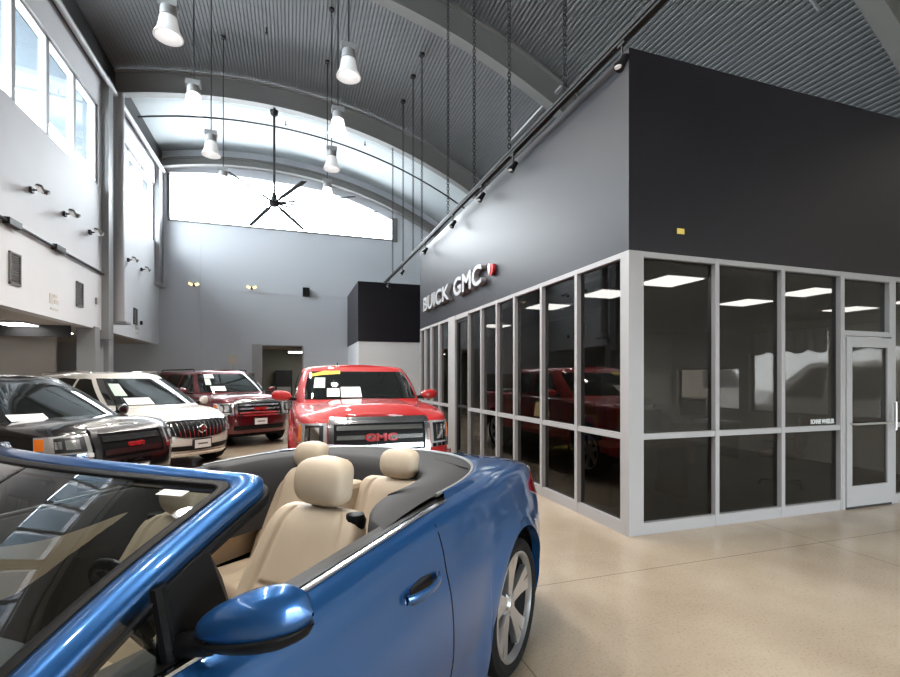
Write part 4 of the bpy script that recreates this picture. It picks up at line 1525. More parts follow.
dealer_papers(Hs, r, [('window_sticker', -0.74, -0.58, 0.38, 0.75, paper_green), ('price_sheet', -0.66, -0.25, 0.12, 0.32, paper)])
for s in (-1, 1):
    MB().tube([(0.2, s * 0.62, 1.69), (0.15, s * 0.62, 1.735), (-1.6, s * 0.62, 1.70), (-1.65, s * 0.62, 1.665)], 0.014, 8).build('roof_rail', chrome, r, smooth=True)

# ------------------------------------------------------------------ burgundy full size suv
YUK = dict(xf=2.55, xr=-2.6, W=1.02, nf=4.6, nr=7, arches=(-1.5, 1.5), R=0.49, wheel_r=0.41, sill=0.38, chin=0.33, round=0.08,
           top=[(-2.7, 1.22), (1.0, 1.22), (1.3, 1.19), (2.3, 1.14), (2.6, 1.08)], crown=[(-3, 0.02), (1, 0.05), (2.3, 0.07), (2.6, 0.03)], mid=0.8, tumble=0.04, tuck=0.05, flare=0.035,
           nose=[(0, 0.1), (0.5, 0.0), (0.8, 0.02), (1.0, 0.06), (1.2, 0.14)], paint=maroon_paint,
           house=dict(b=(1.45, -2.5, 0.94), t=(0.72, -2.28, 0.74), zb=[(-2.6, 1.2), (2, 1.2)], zr=[(-2.3, 1.74), (0.72, 1.74)]),
           side_windows=[(0.95, 0.05, 0.50, 0.05), (-0.05, -1.0, -0.05, -1.0), (-1.1, -2.1, -1.1, -2.0)], seams=(1.0, 0.0, -1.05), handles=(0.18, -0.9), mirror=(0.95, 0.94, 1.28), spokes=6)
FACE_Y = R(-60)
r, B, Hs = suv('full_size_suv', place_front(-0.69, 11.9, FACE_Y, 2.55), FACE_Y, YUK, 'dark burgundy large suv with chrome framed grille behind the white crossover', 'car')
gmc_face(r, B, 1.02, 0.76, 1.02, 0.52, 0.40, 3, 0.10, 0.0, 0.24)
fpatch(B, 'lower_grille', (-0.6, 0, 0.6), (0.42,) * 3, (-0.6, 0, 0.6), (0.52,) * 3, black, r, 0.02, 0.03)
for s in (-1, 1):
    fpatch(B, 'fog_light', (s * 0.68, s * 0.84), (0.48,) * 2, (s * 0.68, s * 0.84), (0.58,) * 2, lamp_lens, r, 0.02, 0.02)
plate(r, B, 0.60)
dealer_papers(Hs, r, [('window_sticker', -0.74, -0.62, 0.42, 0.70, paper_green), ('price_sheet', -0.66, -0.30, 0.16, 0.36, paper), ('price_sheet', -0.74, -0.5, 0.72, 0.9, paper)])
for s in (-1, 1):
    MB().tube([(0.4, s * 0.66, 1.78), (0.35, s * 0.66, 1.82), (-1.9, s * 0.66, 1.82), (-1.95, s * 0.66, 1.78)], 0.016, 8).build('roof_rail', black, r, smooth=True)

# ------------------------------------------------------------------ black crossover
ACA = dict(xf=2.5, xr=-2.5, W=0.98, nf=3.8, nr=5, arches=(-1.5, 1.52), R=0.46, wheel_r=0.38, sill=0.32, chin=0.28, round=0.10,
           top=[(-2.6, 1.08), (-1.5, 1.12), (1.0, 1.06), (1.6, 1.07), (2.2, 1.06), (2.5, 1.02)], crown=[(-3, 0.02), (1, 0.05), (2.3, 0.06), (2.5, 0.02)], mid=0.75, tumble=0.05, tuck=0.05, flare=0.03,
           nose=[(0, 0.1), (0.5, 0.0), (0.8, 0.04), (1.0, 0.12), (1.2, 0.2)], paint=black_paint,
           house=dict(b=(1.62, -2.3, 0.91), t=(0.60, -2.0, 0.68), nb=4, nt=4, zb=[(-2.4, 1.08), (2, 1.04)], zr=[(-2, 1.54), (-0.5, 1.60), (0.6, 1.56)]),
           side_windows=[(0.95, 0.0, 0.32, 0.0), (-0.08, -1.0, -0.08, -1.0), (-1.1, -1.9, -1.1, -1.7)], seams=(1.0, -0.04, -1.05), handles=(0.12, -0.92), mirror=(0.95, 0.90, 1.12), spokes=6)
FACE_A = R(-35)
r, B, Hs = suv('crossover_car', place_front(-1.77, 6.6, FACE_A, 2.5), FACE_A, ACA, 'glossy black crossover with amber side marker at the left edge behind the blue convertible', 'car')
gmc_face(r, B, 0.98, 0.68, 0.96, 0.40, 0.42, 2, 0.062, 0.0, 0.20, black_chrome)
fpatch(B, 'lower_grille', (-0.6, 0, 0.6), (0.36,) * 3, (-0.6, 0, 0.6), (0.46,) * 3, dark_metal, r, 0.02, 0.03)
plate(r, B, 0.50)
dealer_papers(Hs, r, [('price_sheet', -0.7, -0.35, 0.10, 0.24, paper)])

# ================================================================== BLUE CONVERTIBLE
conv = empty('convertible_car', (0.4916, 2.9585, 0), math.atan2(-0.70215, -0.71203), 'metallic blue convertible with open roof and beige leather seats, nearest the camera', 'car')
CP = dict(xf=3.72, xr=-1.08, W=0.948, xm=1.4, nf=3.0, nr=5.0, arches=(-0.05, 2.72), R=0.43, stretch=1.13, wheel_r=0.358, sill=0.24, chin=0.2, round=0.055,
          top=[(-1.0, 0.99), (-0.8, 1.03), (-0.4, 1.075), (0.1, 1.085), (0.8, 1.06), (1.4, 1.025), (2.0, 0.995), (2.3, 0.98), (2.6, 0.95), (3.2, 0.85), (3.6, 0.74), (3.8, 0.68)],
          crown=[(-1.0, 0.02), (-0.4, 0.05), (2.3, 0.05), (3.3, 0.08), (3.7, 0.02)], mid=0.60, tumble=0.068, tuck=0.06, flare=0.024,
          creases=[(lambda x: lerp(0.80, 0.88, min(1, max(0, (2.4 - x) / 2.4))), 0.005, 0.05), (lambda x: lerp(0.46, 0.42, x / 2.5), 0.008, 0.05)],
          nose=[(0, 0.1), (0.45, 0.0), (0.8, 0.12)], tail=[(0, 0.12), (0.35, 0.0), (0.75, 0.02), (1.0, 0.10)])
B = Body(CP)
B.cx = 1.4
XCOWL = 2.33
XDECK = -0.50
B.mesh(conv, blue_paint, N=420, M=24, cap=lambda x: x > XCOWL)
# ring sections that border the cockpit / deck
ring = [(B.o.at(u)[0], u, Vector(p)) for u, p in B.ring]
left = sorted([(x, u, p) for x, u, p in ring if u <= 0.5 and x <= XCOWL + 0.02], key=lambda t: t[1])
right = {round(1 - u, 5): p for x, u, p in ring if u > 0.5}


def mirror_y(p):
    return Vector((p.x, -p.y, p.z))


# outer edge of the grey tonneau and its inner edge, as U curves
def ucurve(cx, ax, ay, ang, n=2.6):
    """ang 0 = rear centre, 90 = left side"""
    s, c = math.sin(ang), math.cos(ang)
    return cx - ax * abs(c) ** (2 / n), math.copysign(ay * abs(s) ** (2 / n), s)


TCX = 0.62


def tz(x, y):
    """tonneau height, gently crowned"""
    return 1.10 - 0.012 * (y / 0.8) ** 2 + 0.012 - 0.02 * max(0, x) 


# trunk lid between tonneau and the ring
deckL = [(x, u, p) for x, u, p in left if x <= TCX]
P = []
nL = len(deckL)
for i, (x, u, p) in enumerate(deckL):
    ang = lerp(PI / 2, 0, (i / (nL - 1)))
    # match by direction
    a = math.atan2(p.y, max(TCX - p.x, 1e-6))
    ex, ey = ucurve(TCX, 0.95, 0.765, a if i < nL - 1 else 0)
    # use superellipse angle matching
    e = Vector((ex, ey, tz(ex, ey) - 0.004))
    row = []
    for k in range(9):
        t = k / 8
        q = p.lerp(e, t)
        q.z += 0.022 * math.sin(PI * t)
        row.append(q)
    P.append(row)
mbl = MB()
full = P + [[mirror_y(q) for q in row] for row in reversed(P[:-1])]
mbl.grid([[tuple(q) for q in row] for row in full])
mbl.build('trunk_lid', blue_paint, conv, smooth='all')
# tonneau
mt = MB()
rows = []
for k in range(-24, 25):
    ang = PI / 2 * k / 24
    ox, oy = ucurve(TCX, 0.945, 0.762, ang)
    ix, iy = ucurve(0.70, 0.62, 0.575, ang, 3.0)
    row = []
    for j in range(7):
        t = j / 6
        x, y = lerp(ox, ix, t), lerp(oy, iy, t)
        row.append((x, y, tz(x, y) + 0.02 * math.sin(PI * t) * 0.8 - 0.0))
    row.append((ix + 0.03 * math.cos(ang), iy * 0.965, tz(ix, iy) - 0.06))
    row.append((ix + 0.04 * math.cos(ang), iy * 0.96, 0.70))
    rows.append(row)
def arm_row(t, s):
    x = lerp(TCX, 1.0, t)
    w_ = 0.187 * math.sqrt(max(0.0, 1 - t ** 2.4)) + 0.003
    row = []
    for j in range(7):
        q_ = j / 6
        row.append((x, s * (0.765 - w_ * q_), tz(x, 0.7) + 0.016 * math.sin(PI * q_) * (w_ / 0.19) - 0.035 * t * t))
    row.append((x, s * (0.765 - w_) * 0.985, tz(x, 0.7) - 0.06 - 0.035 * t * t))
    row.append((x, s * (0.765 - w_) * 0.98, 0.75))
    return row


rows = [arm_row(k / 8, -1) for k in range(8, 0, -1)] + rows + [arm_row(k / 8, 1) for k in range(1, 9)]
mt.grid(rows)
ton = mt.build('tonneau_cover', charcoal_vinyl, conv, smooth='all')
sm = MB()
for s in (1, -1):
    sm.tube([(-0.02, s * 0.42, 1.122), (0.12, s * 0.69, 1.115)], 0.004, 6)
sm.build('tonneau_seam', black, ton)
# chrome line round the tonneau edge
path = []
for k in range(-40, 41):
    ang = PI / 2 * k / 40
    ox, oy = ucurve(TCX, 0.955, 0.77, ang)
    path.append((ox, oy, tz(ox, oy) + 0.004))
MB().tube(path, 0.009, 6).build('tonneau_edge_trim', satin_alu, conv, smooth=True)

# belt mouldings and inner sills per side
for s in (1, -1):
    bp = []
    for x in [lerp(2.28, 0.60, k / 30) for k in range(31)]:
        u = B.us(x, 1)
        p = Vector(B.pz(u, B.zt(B.o.at(u)[0])))
        bp.append(Vector((p.x, p.y * s, p.z)))
    MB().grid([]) if False else None
    strip([p + Vector((0, s * 0.004, 0.0)) for p in bp], (0, 1, 0), 0.014, 0.008).build('belt_moulding', chrome, conv, smooth=True)
    strip([p + Vector((0, -s * 0.022, -0.01)) for p in bp], (0, 1, 0), 0.022, 0.018).build('belt_seal', black, conv, smooth=True)
    # door inner panel
    mb = MB()
    rows = []
    for p in bp:
        rows.append([(p.x, p.y - s * 0.045, p.z), (p.x, p.y - s * 0.075, p.z + 0.004), (p.x, p.y - s * 0.11, p.z - 0.04), (p.x, p.y - s * 0.13, 0.72), (p.x, p.y - s * 0.16, 0.60), (p.x, p.y - s * 0.14, 0.35)])
    mb.grid(rows)
    mb.build('door_card', dash_grey, conv, smooth=True)
    mb = MB()
    mb.grid([[(lerp(1.95, 0.75, k / 10), s * 0.695, 0.93 + 0.02 * math.sin(k)), (lerp(1.95, 0.75, k / 10), s * 0.685, 0.62)] for k in range(0, 11)])
    mb.build('door_armrest_panel', leather, conv, smooth=True)
# cabin floor, firewall, dash
MB().box(-0.1, 2.35, -0.66, 0.66, 0.26, 0.32).box(2.25, 2.33, -0.74, 0.74, 0.3, 0.93).box(0.0, 0.06, -0.62, 0.62, 0.3, 1.0).build('cabin_tub', carpet, conv)
MB().box(-0.7, 3.3, -0.55, 0.55, 0.2, 0.34).box(0.5, 2.2, -0.8, 0.8, 0.2, 0.3).box(-0.75, -0.1, -0.6, 0.6, 0.3, 0.8).build('underbody', black, conv)
mb = MB()
rows = []
for k in range(17):
    y = lerp(-0.76, 0.76, k / 16)
    hump = 0.03 * math.exp(-((y - 0.37) / 0.2) ** 2)
    bow = 0.16 * (1 - (y / 0.76) ** 2)
    rows.append([(2.30 + bow, y, 0.955), (2.1 + bow * 0.6, y, 0.975 + hump), (1.95, y, 0.96 + hump), (1.86, y, 0.92 + hump), (1.84, y, 0.80), (1.93, y, 0.62), (2.2, y, 0.55)])
mb.grid(rows)
mb.build('dashboard', dash_grey, conv, smooth='all')
# steering wheel
q = Matrix.Rotation(R(-64), 3, 'Y')
c0 = Vector((1.62, 0.37, 0.93))
pts = [tuple(c0 + q @ Vector((0.185 * math.cos(2 * PI * k / 32), 0.185 * math.sin(2 * PI * k / 32), 0))) for k in range(33)]
sw = MB().tube(pts, 0.016, 10, cap=False).build('steering_wheel', black, conv, smooth=True)
mb = MB().lathe([(0.0, 0.02), (0.06, 0.015), (0.07, -0.02), (0, -0.03)], (0, 0, 0), 20)
mb.v = [tuple(c0 + q @ Vector(v)) for v in mb.v]
for a in (90, 210, 330):
    mb.tube([tuple(c0 + q @ Vector((0.05 * math.cos(R(a)), 0.05 * math.sin(R(a)), 0))), tuple(c0 + q @ Vector((0.18 * math.cos(R(a)), 0.18 * math.sin(R(a)), 0)))], 0.014, 8)
mb.build('steering_hub', dash_grey, sw, smooth=True)

# ---- windshield
def base_pt(s):
    return Vector((2.20 + 0.33 * (1 - abs(s) ** 2.2), 0.80 * s, 0.985 + 0.01 * (1 - s * s)))


def head_pt(s):
    return Vector((1.51 + 0.20 * (1 - abs(s) ** 2.0), 0.73 * s, 1.334 + 0.036 * (1 - s * s)))


def WS(s, t):
    p = base_pt(s).lerp(head_pt(s), t)
    b = 0.035 * math.sin(PI * min(max(t, 0), 1)) * (1 - 0.3 * s * s)
    return p + Vector((0.4 * b, 0, 0.9 * b))


def WSn(s, t):
    e = 0.02
    a = WS(s + e, t) - WS(s - e, t)
    b = WS(s, t + e) - WS(s, t - e)
    n = a.cross(b).normalized()
    return n if n.z > 0 else -n


mb = MB()
mb.grid([[tuple(WS(lerp(-0.93, 0.93, i / 30), lerp(0.0, 0.96, j / 14))) for j in range(15)] for i in range(31)])
mb.build('windshield', car_glass, conv, smooth='all')


def rounded(si, ti, rc, n=8, t0=-0.02):
    """open path from right base up, over and down to left base in (s,t)"""
    pts = [(-si, lerp(t0, ti - rc, k / 14)) for k in range(15)]
    for k in range(1, n + 1):
        a = PI - PI / 2 * k / n
        pts.append((-si + rc + rc * math.cos(a), ti - rc + rc * math.sin(a)))
    m_ = 18
    for k in range(1, m_ + 1):
        pts.append((lerp(-si + rc, si - rc, k / m_), ti))
    for k in range(1, n + 1):
        a = PI / 2 - PI / 2 * k / n
        pts.append((si - rc + rc * math.cos(a), ti - rc + rc * math.sin(a)))
    pts += [(si, lerp(ti - rc, t0, k / 14)) for k in range(1, 15)]
    return pts


def band(pi, po, h0, h1, crown=0.0):
    """ring-shaped bar between two (s,t) paths, from height h0 to h1 along the glass normal"""
    mb = MB()
    P = []
    for (a, b), (c, d) in zip(pi, po):
        A, Bq = WS(a, b), WS(c, d)
        n = WSn((a + c) / 2, (b + d) / 2)
        row = []
        for k in range(7):
            t = k / 6
            row.append(tuple(A.lerp(Bq, t) + n * (h1 + crown * math.sin(PI * t))))
        row.append(tuple(Bq + n * h0))
        row.append(tuple(A + n * h0))
        P.append(row)
    mb.grid(P, closed_v=True)
    return mb


pA = rounded(0.945, 0.95, 0.05)
pB = rounded(1.03, 1.005, 0.08)
fr = band(pA, pB, -0.035, 0.002, 0.012).build('windshield_frame', blue_paint, conv, smooth='all')
band(rounded(0.92, 0.925, 0.04), rounded(0.947, 0.952, 0.05), -0.012, 0.004, 0.001).build('windshield_seal', black, conv, smooth='all')
band(rounded(0.985, 0.97, 0.06), rounded(1.045, 1.015, 0.09), -0.055, -0.030, 0.0).build('windshield_frame_trim', black, conv, smooth='all')
mb = MB()
for y, z in ((0.0, 0),):
    p = WS(0, 0.86)
    mb.obox(tuple(p + Vector((-0.10, 0, -0.06))), (0.03, 0.24, 0.07))
mb.build('rear_view_mirror', black, conv, bevel=0.01)
pst = WS(0.80, 0.885)
mb = MB()
n_ = WSn(0.8, 0.88)
mb.grid([[tuple(WS(s_, t_) + n_ * 0.003) for t_ in (0.855, 0.885)] for s_ in (0.77, 0.85)])
mb.build('windshield_label', paper, conv)

# cowl
mb = MB()
rows = []
for k in range(25):
    s = lerp(-1.0, 1.0, k / 24)
    p = base_pt(s)
    rows.append([tuple(p + Vector((0, 0, 0.0))), tuple(p + Vector((0.08, 0, -0.012))), (max(XCOWL + 0.03, p.x + 0.12), p.y, 0.975)])
mb.grid(rows)
mb.build('cowl_panel', black, conv, smooth='all')

# quarter window, divider and mirror sail per side
for s in (1, -1):
    tri = [WS(s * 1.03, 0.05), WS(s * 1.03, 0.60), Vector((1.80, s * 0.78, 1.0)), Vector((2.13, s * 0.80, 0.99))]
    top = WS(s * 1.03, 0.52)
    g = MB()
    g.add([tuple(v) for v in (tri[0], top, Vector((1.80, s * 0.775, 1.0)), tri[3])], [(0, 1, 2, 3)])
    g.build('quarter_window', car_glass, conv)
    MB().tube([(1.80, s * 0.785, 0.97), tuple(top + Vector((0.0, 0, -0.012)))], 0.016, 8).build('quarter_window_divider', black, conv, smooth=True)
    sl = MB()
    A_ = [(1.82, 0.785, 0.985), (1.64, 0.79, 0.985), (1.655, 0.75, 1.12)]
    A_ += [tuple(WS(1.03, q_) + Vector((0, 0, -0.035))) for q_ in (0.70, 0.60, 0.50)]
    A_[-1] = (1.82, A_[-1][1], A_[-1][2])
    n_a = len(A_)
    vs = [(x_, s * y_, z_) for x_, y_, z_ in A_] + [(x_, s * (y_ - 0.025), z_) for x_, y_, z_ in A_]
    sl.add(vs, [tuple(range(n_a)), tuple(range(2 * n_a - 1, n_a - 1, -1))] + [(i, (i + 1) % n_a, n_a + (i + 1) % n_a, n_a + i) for i in range(n_a)])
    sl.build('mirror_sail', black, conv)
    # mirror housing
    mb = MB()
    P = []
    K = 16
    for i in range(K + 1):
        t = i / K
        e = (1 - (2 * t - 1) ** 2) ** 0.5 if 0 < t < 1 else 0.0
        env = max(e, 0.03) ** 0.8 * lerp(0.62, 1.0, min(1, t * 1.3))
        ring_ = []
        for j in range(22):
            a = 2 * PI * j / 22
            ca, sa = math.cos(a), math.sin(a)
            dx = (0.075 if ca > 0 else 0.035) * ca * env
            dz = (0.082 if sa > 0 else 0.052) * sa * env
            ring_.append((1.775 - 0.125 * t + dx, s * (0.835 + 0.20 * t), 1.082 + 0.02 * t + dz - 0.01))
        P.append(ring_)
    mb.grid(P, closed_v=True)
    mo = mb.build('door_mirror', blue_paint, conv, smooth='all')
    mb = MB()
    P = []
    for i in range(K + 1):
        t = i / K
        e = (1 - (2 * t - 1) ** 2) ** 0.5 if 0 < t < 1 else 0.0
        env = max(e, 0.03) ** 0.8 * lerp(0.62, 1.0, min(1, t * 1.3)) * 1.02
        ring_ = []
        for j in range(12):
            a = PI + PI * j / 11
            ca, sa = math.cos(a), math.sin(a)
            dx = (0.078 if ca > 0 else 0.040) * ca * env
            dz = 0.056 * sa * env
            ring_.append((1.775 - 0.125 * t + dx, s * (0.835 + 0.20 * t), 1.068 + 0.02 * t + dz * 0.8 - 0.016))
        P.append(ring_)
    mb.grid(P, closed_v=True)
    mb.build('mirror_base_trim', black, mo, smooth='all')
    MB().tube([(1.79, s * 0.78, 1.03), (1.77, s * 0.87, 1.05)], 0.026, 10).build('mirror_arm', black, mo, smooth=True)

# ---- seams, handle, lamps
for s in (1, -1):
    xs = 0.80
    patch(B, 'door_seam', [(B.us(xs + 0.003, s), 0.30), (B.us(xs - 0.003, s), 0.30)], [(B.us(xs + 0.003, s), 1.03), (B.us(xs - 0.003, s), 1.03)], black, conv, 0.0015, 1, 20, 0.003)
    hb = MB()
    z, xh = 0.868, 0.985
    u = B.us(xh, s)
    nx, ny = B.o.nrm(u)
    c = Vector(B.pz(u, z))
    P = []
    for i in range(13):
        t = i / 12
        out = 0.012 + 0.030 * math.sin(PI * t) ** 0.7
        x = xh + lerp(0.115, -0.115, t)
        p = Vector(B.pz(B.us(x, s), z))
        P.append([(p.x, p.y + s * (out + 0.008 * math.cos(a)), p.z + 0.016 * math.sin(a)) for a in [2 * PI * j / 10 for j in range(10)]])
    hb.grid(P, closed_v=True)
    hb.build('door_handle', blue_paint, conv, smooth='all')
    patch(B, 'handle_recess', [(B.us(xh + 0.075, s), z - 0.035), (B.us(xh, s), z - 0.045), (B.us(xh - 0.075, s), z - 0.03)], [(B.us(xh + 0.075, s), z + 0.02), (B.us(xh, s), z + 0.03), (B.us(xh - 0.075, s), z + 0.02)], blue_paint if False else dark_metal, conv, 0.002, 10, 4, 0.004)
    ua, ub = B.us(-0.45, s), B.uy(s * 0.42, True)
    patch(B, 'tail_lamp', [(lerp(ua, ub, q), z_) for q, z_ in ((0, 0.90), (.3, 0.82), (.65, 0.82), (1, 0.86))], [(lerp(ua, ub, q), z_) for q, z_ in ((0, 0.945), (.3, 0.985), (.65, 0.975), (1, 0.95))], tail_red, conv, 0.006, 18, 4)
    patch(B, 'tail_lamp_chrome', [(lerp(ua, ub, q), z_) for q, z_ in ((0.1, 0.985), (.5, 0.975), (1, 0.96))], [(lerp(ua, ub, q), z_) for q, z_ in ((0.1, 0.992), (.5, 0.985), (1, 0.97))], chrome, conv, 0.008, 18, 1)
    patch(B, 'fuel_flap_seam', [(B.us(-0.03, s), 0.82), (B.us(-0.16, s), 0.82)], [(B.us(-0.03, s), 0.823), (B.us(-0.16, s), 0.823)], black, conv, 0.0015, 2, 1, 0.003)
    patch(B, 'rear_bumper_reflector', [(B.uy(s * 0.6, True), 0.42), (B.uy(s * 0.75, True), 0.42)], [(B.uy(s * 0.6, True), 0.45), (B.uy(s * 0.75, True), 0.45)], tail_red, conv, 0.006, 6, 1)
    ua, ub = B.uy(s * 0.5), B.us(2.95, s)
    if s < 0 and ub > 0.5:
        ub -= 1
    patch(B, 'headlight', [(lerp(ua, ub, q), z_) for q, z_ in ((0, 0.55), (.5, 0.60), (1, 0.72))], [(lerp(ua, ub, q), z_) for q, z_ in ((0, 0.64), (.5, 0.70), (1, 0.77))], lamp_lens, conv, 0.006, 18, 4)
fpatch(B, 'grille', (-0.40, 0, 0.40), (0.42, 0.38, 0.42), (-0.46, 0, 0.46), (0.60, 0.63, 0.60), black, conv, 0.01, 0.02)
# wheels
for xw in (-0.05, 2.72):
    def sx_(v):
        return v * (1.13 if v > 0 else 1)
    for s in (1, -1):
        wheel(conv, xw, s * 0.795, 0.358, 0.235, 0.285, 5, s, 'twin')
        # wheel housing liner
        mb = MB()
        P = []
        for k in range(25):
            a = PI * k / 24
            P.append([(xw + sx_(0.44 * math.cos(a)), s * 0.87, 0.36 + 0.44 * math.sin(a)), (xw + sx_(0.44 * math.cos(a)), s * 0.56, 0.36 + 0.44 * math.sin(a)), (xw, s * 0.56, 0.36)])
        mb.grid(P)
        mb.build('wheel_liner', black, conv, fixn=False)


# ---- seats
def superring(c, hw, ht, n=28, e=0.62, face=None):
    """rounded rectangle in local x (thickness) / y (width)"""
    out = []
    for j in range(n):
        a = 2 * PI * j / n
        ca, sa = math.cos(a), math.sin(a)
        x = ht * math.copysign(abs(ca) ** e, ca)
        y = hw * math.copysign(abs(sa) ** e, sa)
        if face and x > 0:
            x += face(y / hw)
        out.append((c[0] + x, c[1] + y, c[2]))
    return out


def seatback(cx, cy, z0, z1, wb, wt, rake, parent, bolster=0.035, th=0.065, seams=True, wm=None):
    mb = MB()
    P = []
    n = 70
    for i in range(n + 1):
        t = i / n
        z = lerp(z0, z1, t)
        w = lerp(wb, wt, t ** 1.6) if wm is None else interp([(0, wb), (0.55, wm), (1, wt)], t)
        end = min(1, ((1 - t) / 0.14)) if t > 0.86 else 1
        rnd = math.sqrt(1 - (1 - end) ** 2) if end < 1 else 1
        rnd = max(rnd, 0.12)
        x = cx - rake * t
        bo = bolster * (1 - 0.6 * t)
        groove = 0.0
        if seams:
            for sz in (0.28, 0.40, 0.52):
                groove += -0.014 * math.exp(-((t - sz) / 0.014) ** 2)

        def face(v, bo=bo, groove=groove):
            g = bo * (abs(v) ** 2.5) - 0.016 * (math.exp(-((abs(v) - 0.66) / 0.05) ** 2))
            if abs(v) < 0.62:
                g += groove
            return g
        P.append(superring((x, cy, z), w * lerp(0.80, 1, rnd), th * lerp(0.4, 1, rnd) * lerp(1.15, 0.85, t), 120, 0.5, face))
    mb.grid(P, closed_v=True)
    mb.add(P[-1], [tuple(range(120))])
    return mb.build('seat_back', leather, parent, smooth='all')


def headrest(cx, cy, z0, h, w, th, parent):
    mb = MB()
    P = []
    n = 16
    for i in range(n + 1):
        t = i / n
        e = (1 - abs(2 * t - 1) ** 3.6) ** 0.38 if 0 < t < 1 else 0.0
        e = max(e, 0.25)
        P.append(superring((cx - 0.02 * t + 0.02 * math.sin(PI * t), cy, z0 + h * t), w * e * lerp(0.92, 0.97, t), th * max(e, 0.3), 30, 0.5))
    mb.grid(P, closed_v=True)
    mb.add(P[0], [tuple(range(30))])
    mb.add(P[-1], [tuple(range(30))])
    o = mb.build('headrest', leather, parent, smooth='all')
    sb_ = MB()
    for s in (-1, 1):
        sb_.tube([(cx, cy + s * w * 0.45, z0 - 0.07), (cx, cy + s * w * 0.45, z0 + 0.04)], 0.007, 8)
    sb_.build('headrest_posts', chrome, o, smooth=True)
    return o


def cushion(cx, cy, z, L, w, parent):
    mb = MB()
    P = []
    n = 16
    for i in range(n + 1):
        t = i / n
        x = lerp(cx, cx + L, t)
        e = min(1, (1 - t) / 0.18) if t > 0.82 else 1
        rnd = max(0.15, math.sqrt(1 - (1 - e) ** 2) if e < 1 else 1)
        row = []
        for j in range(30):
            a = 2 * PI * j / 30
            ca, sa = math.cos(a), math.sin(a)
            y = w * math.copysign(abs(ca) ** 0.5, ca)
            zz = 0.075 * math.copysign(abs(sa) ** 0.5, sa) * rnd
            if sa > 0:
                zz += 0.035 * abs(y / w) ** 2.5
            row.append((x, cy + y, z + zz + 0.03 * t))
        P.append(row)
    mb.grid(P, closed_v=True)
    mb.add(P[0], [tuple(range(30))])
    mb.add(P[-1], [tuple(range(30))])
    return mb.build('seat_cushion', leather, parent, smooth='all')


for cy, ddx, ddz in ((0.37, 0, 0), (-0.37, 0.12, -0.11)):
    sb_ = seatback(1.15 + ddx, cy, 0.48 + ddz, 1.055 + ddz, 0.26, 0.215, 0.27, conv, 0.05, 0.07, True, 0.265)
    headrest(0.87 + ddx, cy, 1.06 + ddz, 0.205, 0.140, 0.062, conv)
    cushion(1.12 + ddx, cy, 0.46 + ddz, 0.50, 0.26, conv)
    MB().lathe([(0, 0.03), (0.035, 0.025), (0.045, 0.0), (0.035, -0.05)], (0.90 + ddx, cy + 0.185 * (1 if cy > 0 else -1), 1.03 + ddz), 14).build('belt_guide', black, conv, smooth=True)
for cy in (0.32, -0.32):
    seatback(0.42, cy, 0.50, 1.045, 0.26, 0.235, 0.20, conv, 0.02, 0.06, False)
    headrest(0.21, cy, 1.045, 0.165, 0.118, 0.05, conv)
    cushion(0.42, cy, 0.46, 0.42, 0.26, conv)
mb = MB()
mb.box(0.22, 0.40, -0.10, 0.10, 0.5, 1.02)
mb.build('rear_seat_centre', leather, conv, bevel=0.03)
MB().box(1.0, 1.85, -0.10, 0.10, 0.3, 0.58).build('centre_console', dash_grey, conv, bevel=0.02)
for s in (1, -1):
    mb = MB()
    P = []
    for i in range(9):
        t = i / 8
        P.append([(lerp(0.30, 0.78, t), s * (0.56 + 0.03 * math.sin(PI * t)), 0.995 - 0.03 * t ** 2), (lerp(0.30, 0.78, t), s * 0.64, 1.0 - 0.03 * t), (lerp(0.30, 0.78, t), s * 0.62, 0.55)])
    mb.grid(P)
    mb.build('rear_side_panel', leather, conv, smooth=True)

# ================================================================== OFFICE CONTENTS
def desk(loc, rz, w, d, label, m_top=wood):
    r = empty('office_desk', loc, rz, label, 'desk')
    MB().box(-w / 2, w / 2, -d / 2, d / 2, 0.71, 0.75).build('desk_top', m_top, r, bevel=0.004)
    MB().box(-w / 2 + 0.04, -w / 2 + 0.44, -d / 2 + 0.05, d / 2 - 0.05, 0, 0.71).build('drawer_pedestal', m_top, r, bevel=0.004)
    for z in (0.12, 0.32, 0.52):
        MB().box(-w / 2 + 0.06, -w / 2 + 0.42, -d / 2 + 0.035, -d / 2 + 0.05, z, z + 0.17).build('drawer', m_top, r)
    MB().box(w / 2 - 0.08, w / 2 - 0.04, -d / 2 + 0.05, d / 2 - 0.05, 0, 0.71).build('leg_panel', m_top, r)
    MB().box(-w / 2 + 0.44, w / 2 - 0.08, d / 2 - 0.1, d / 2 - 0.08, 0.2, 0.71).build('modesty_panel', m_top, r)
    return r


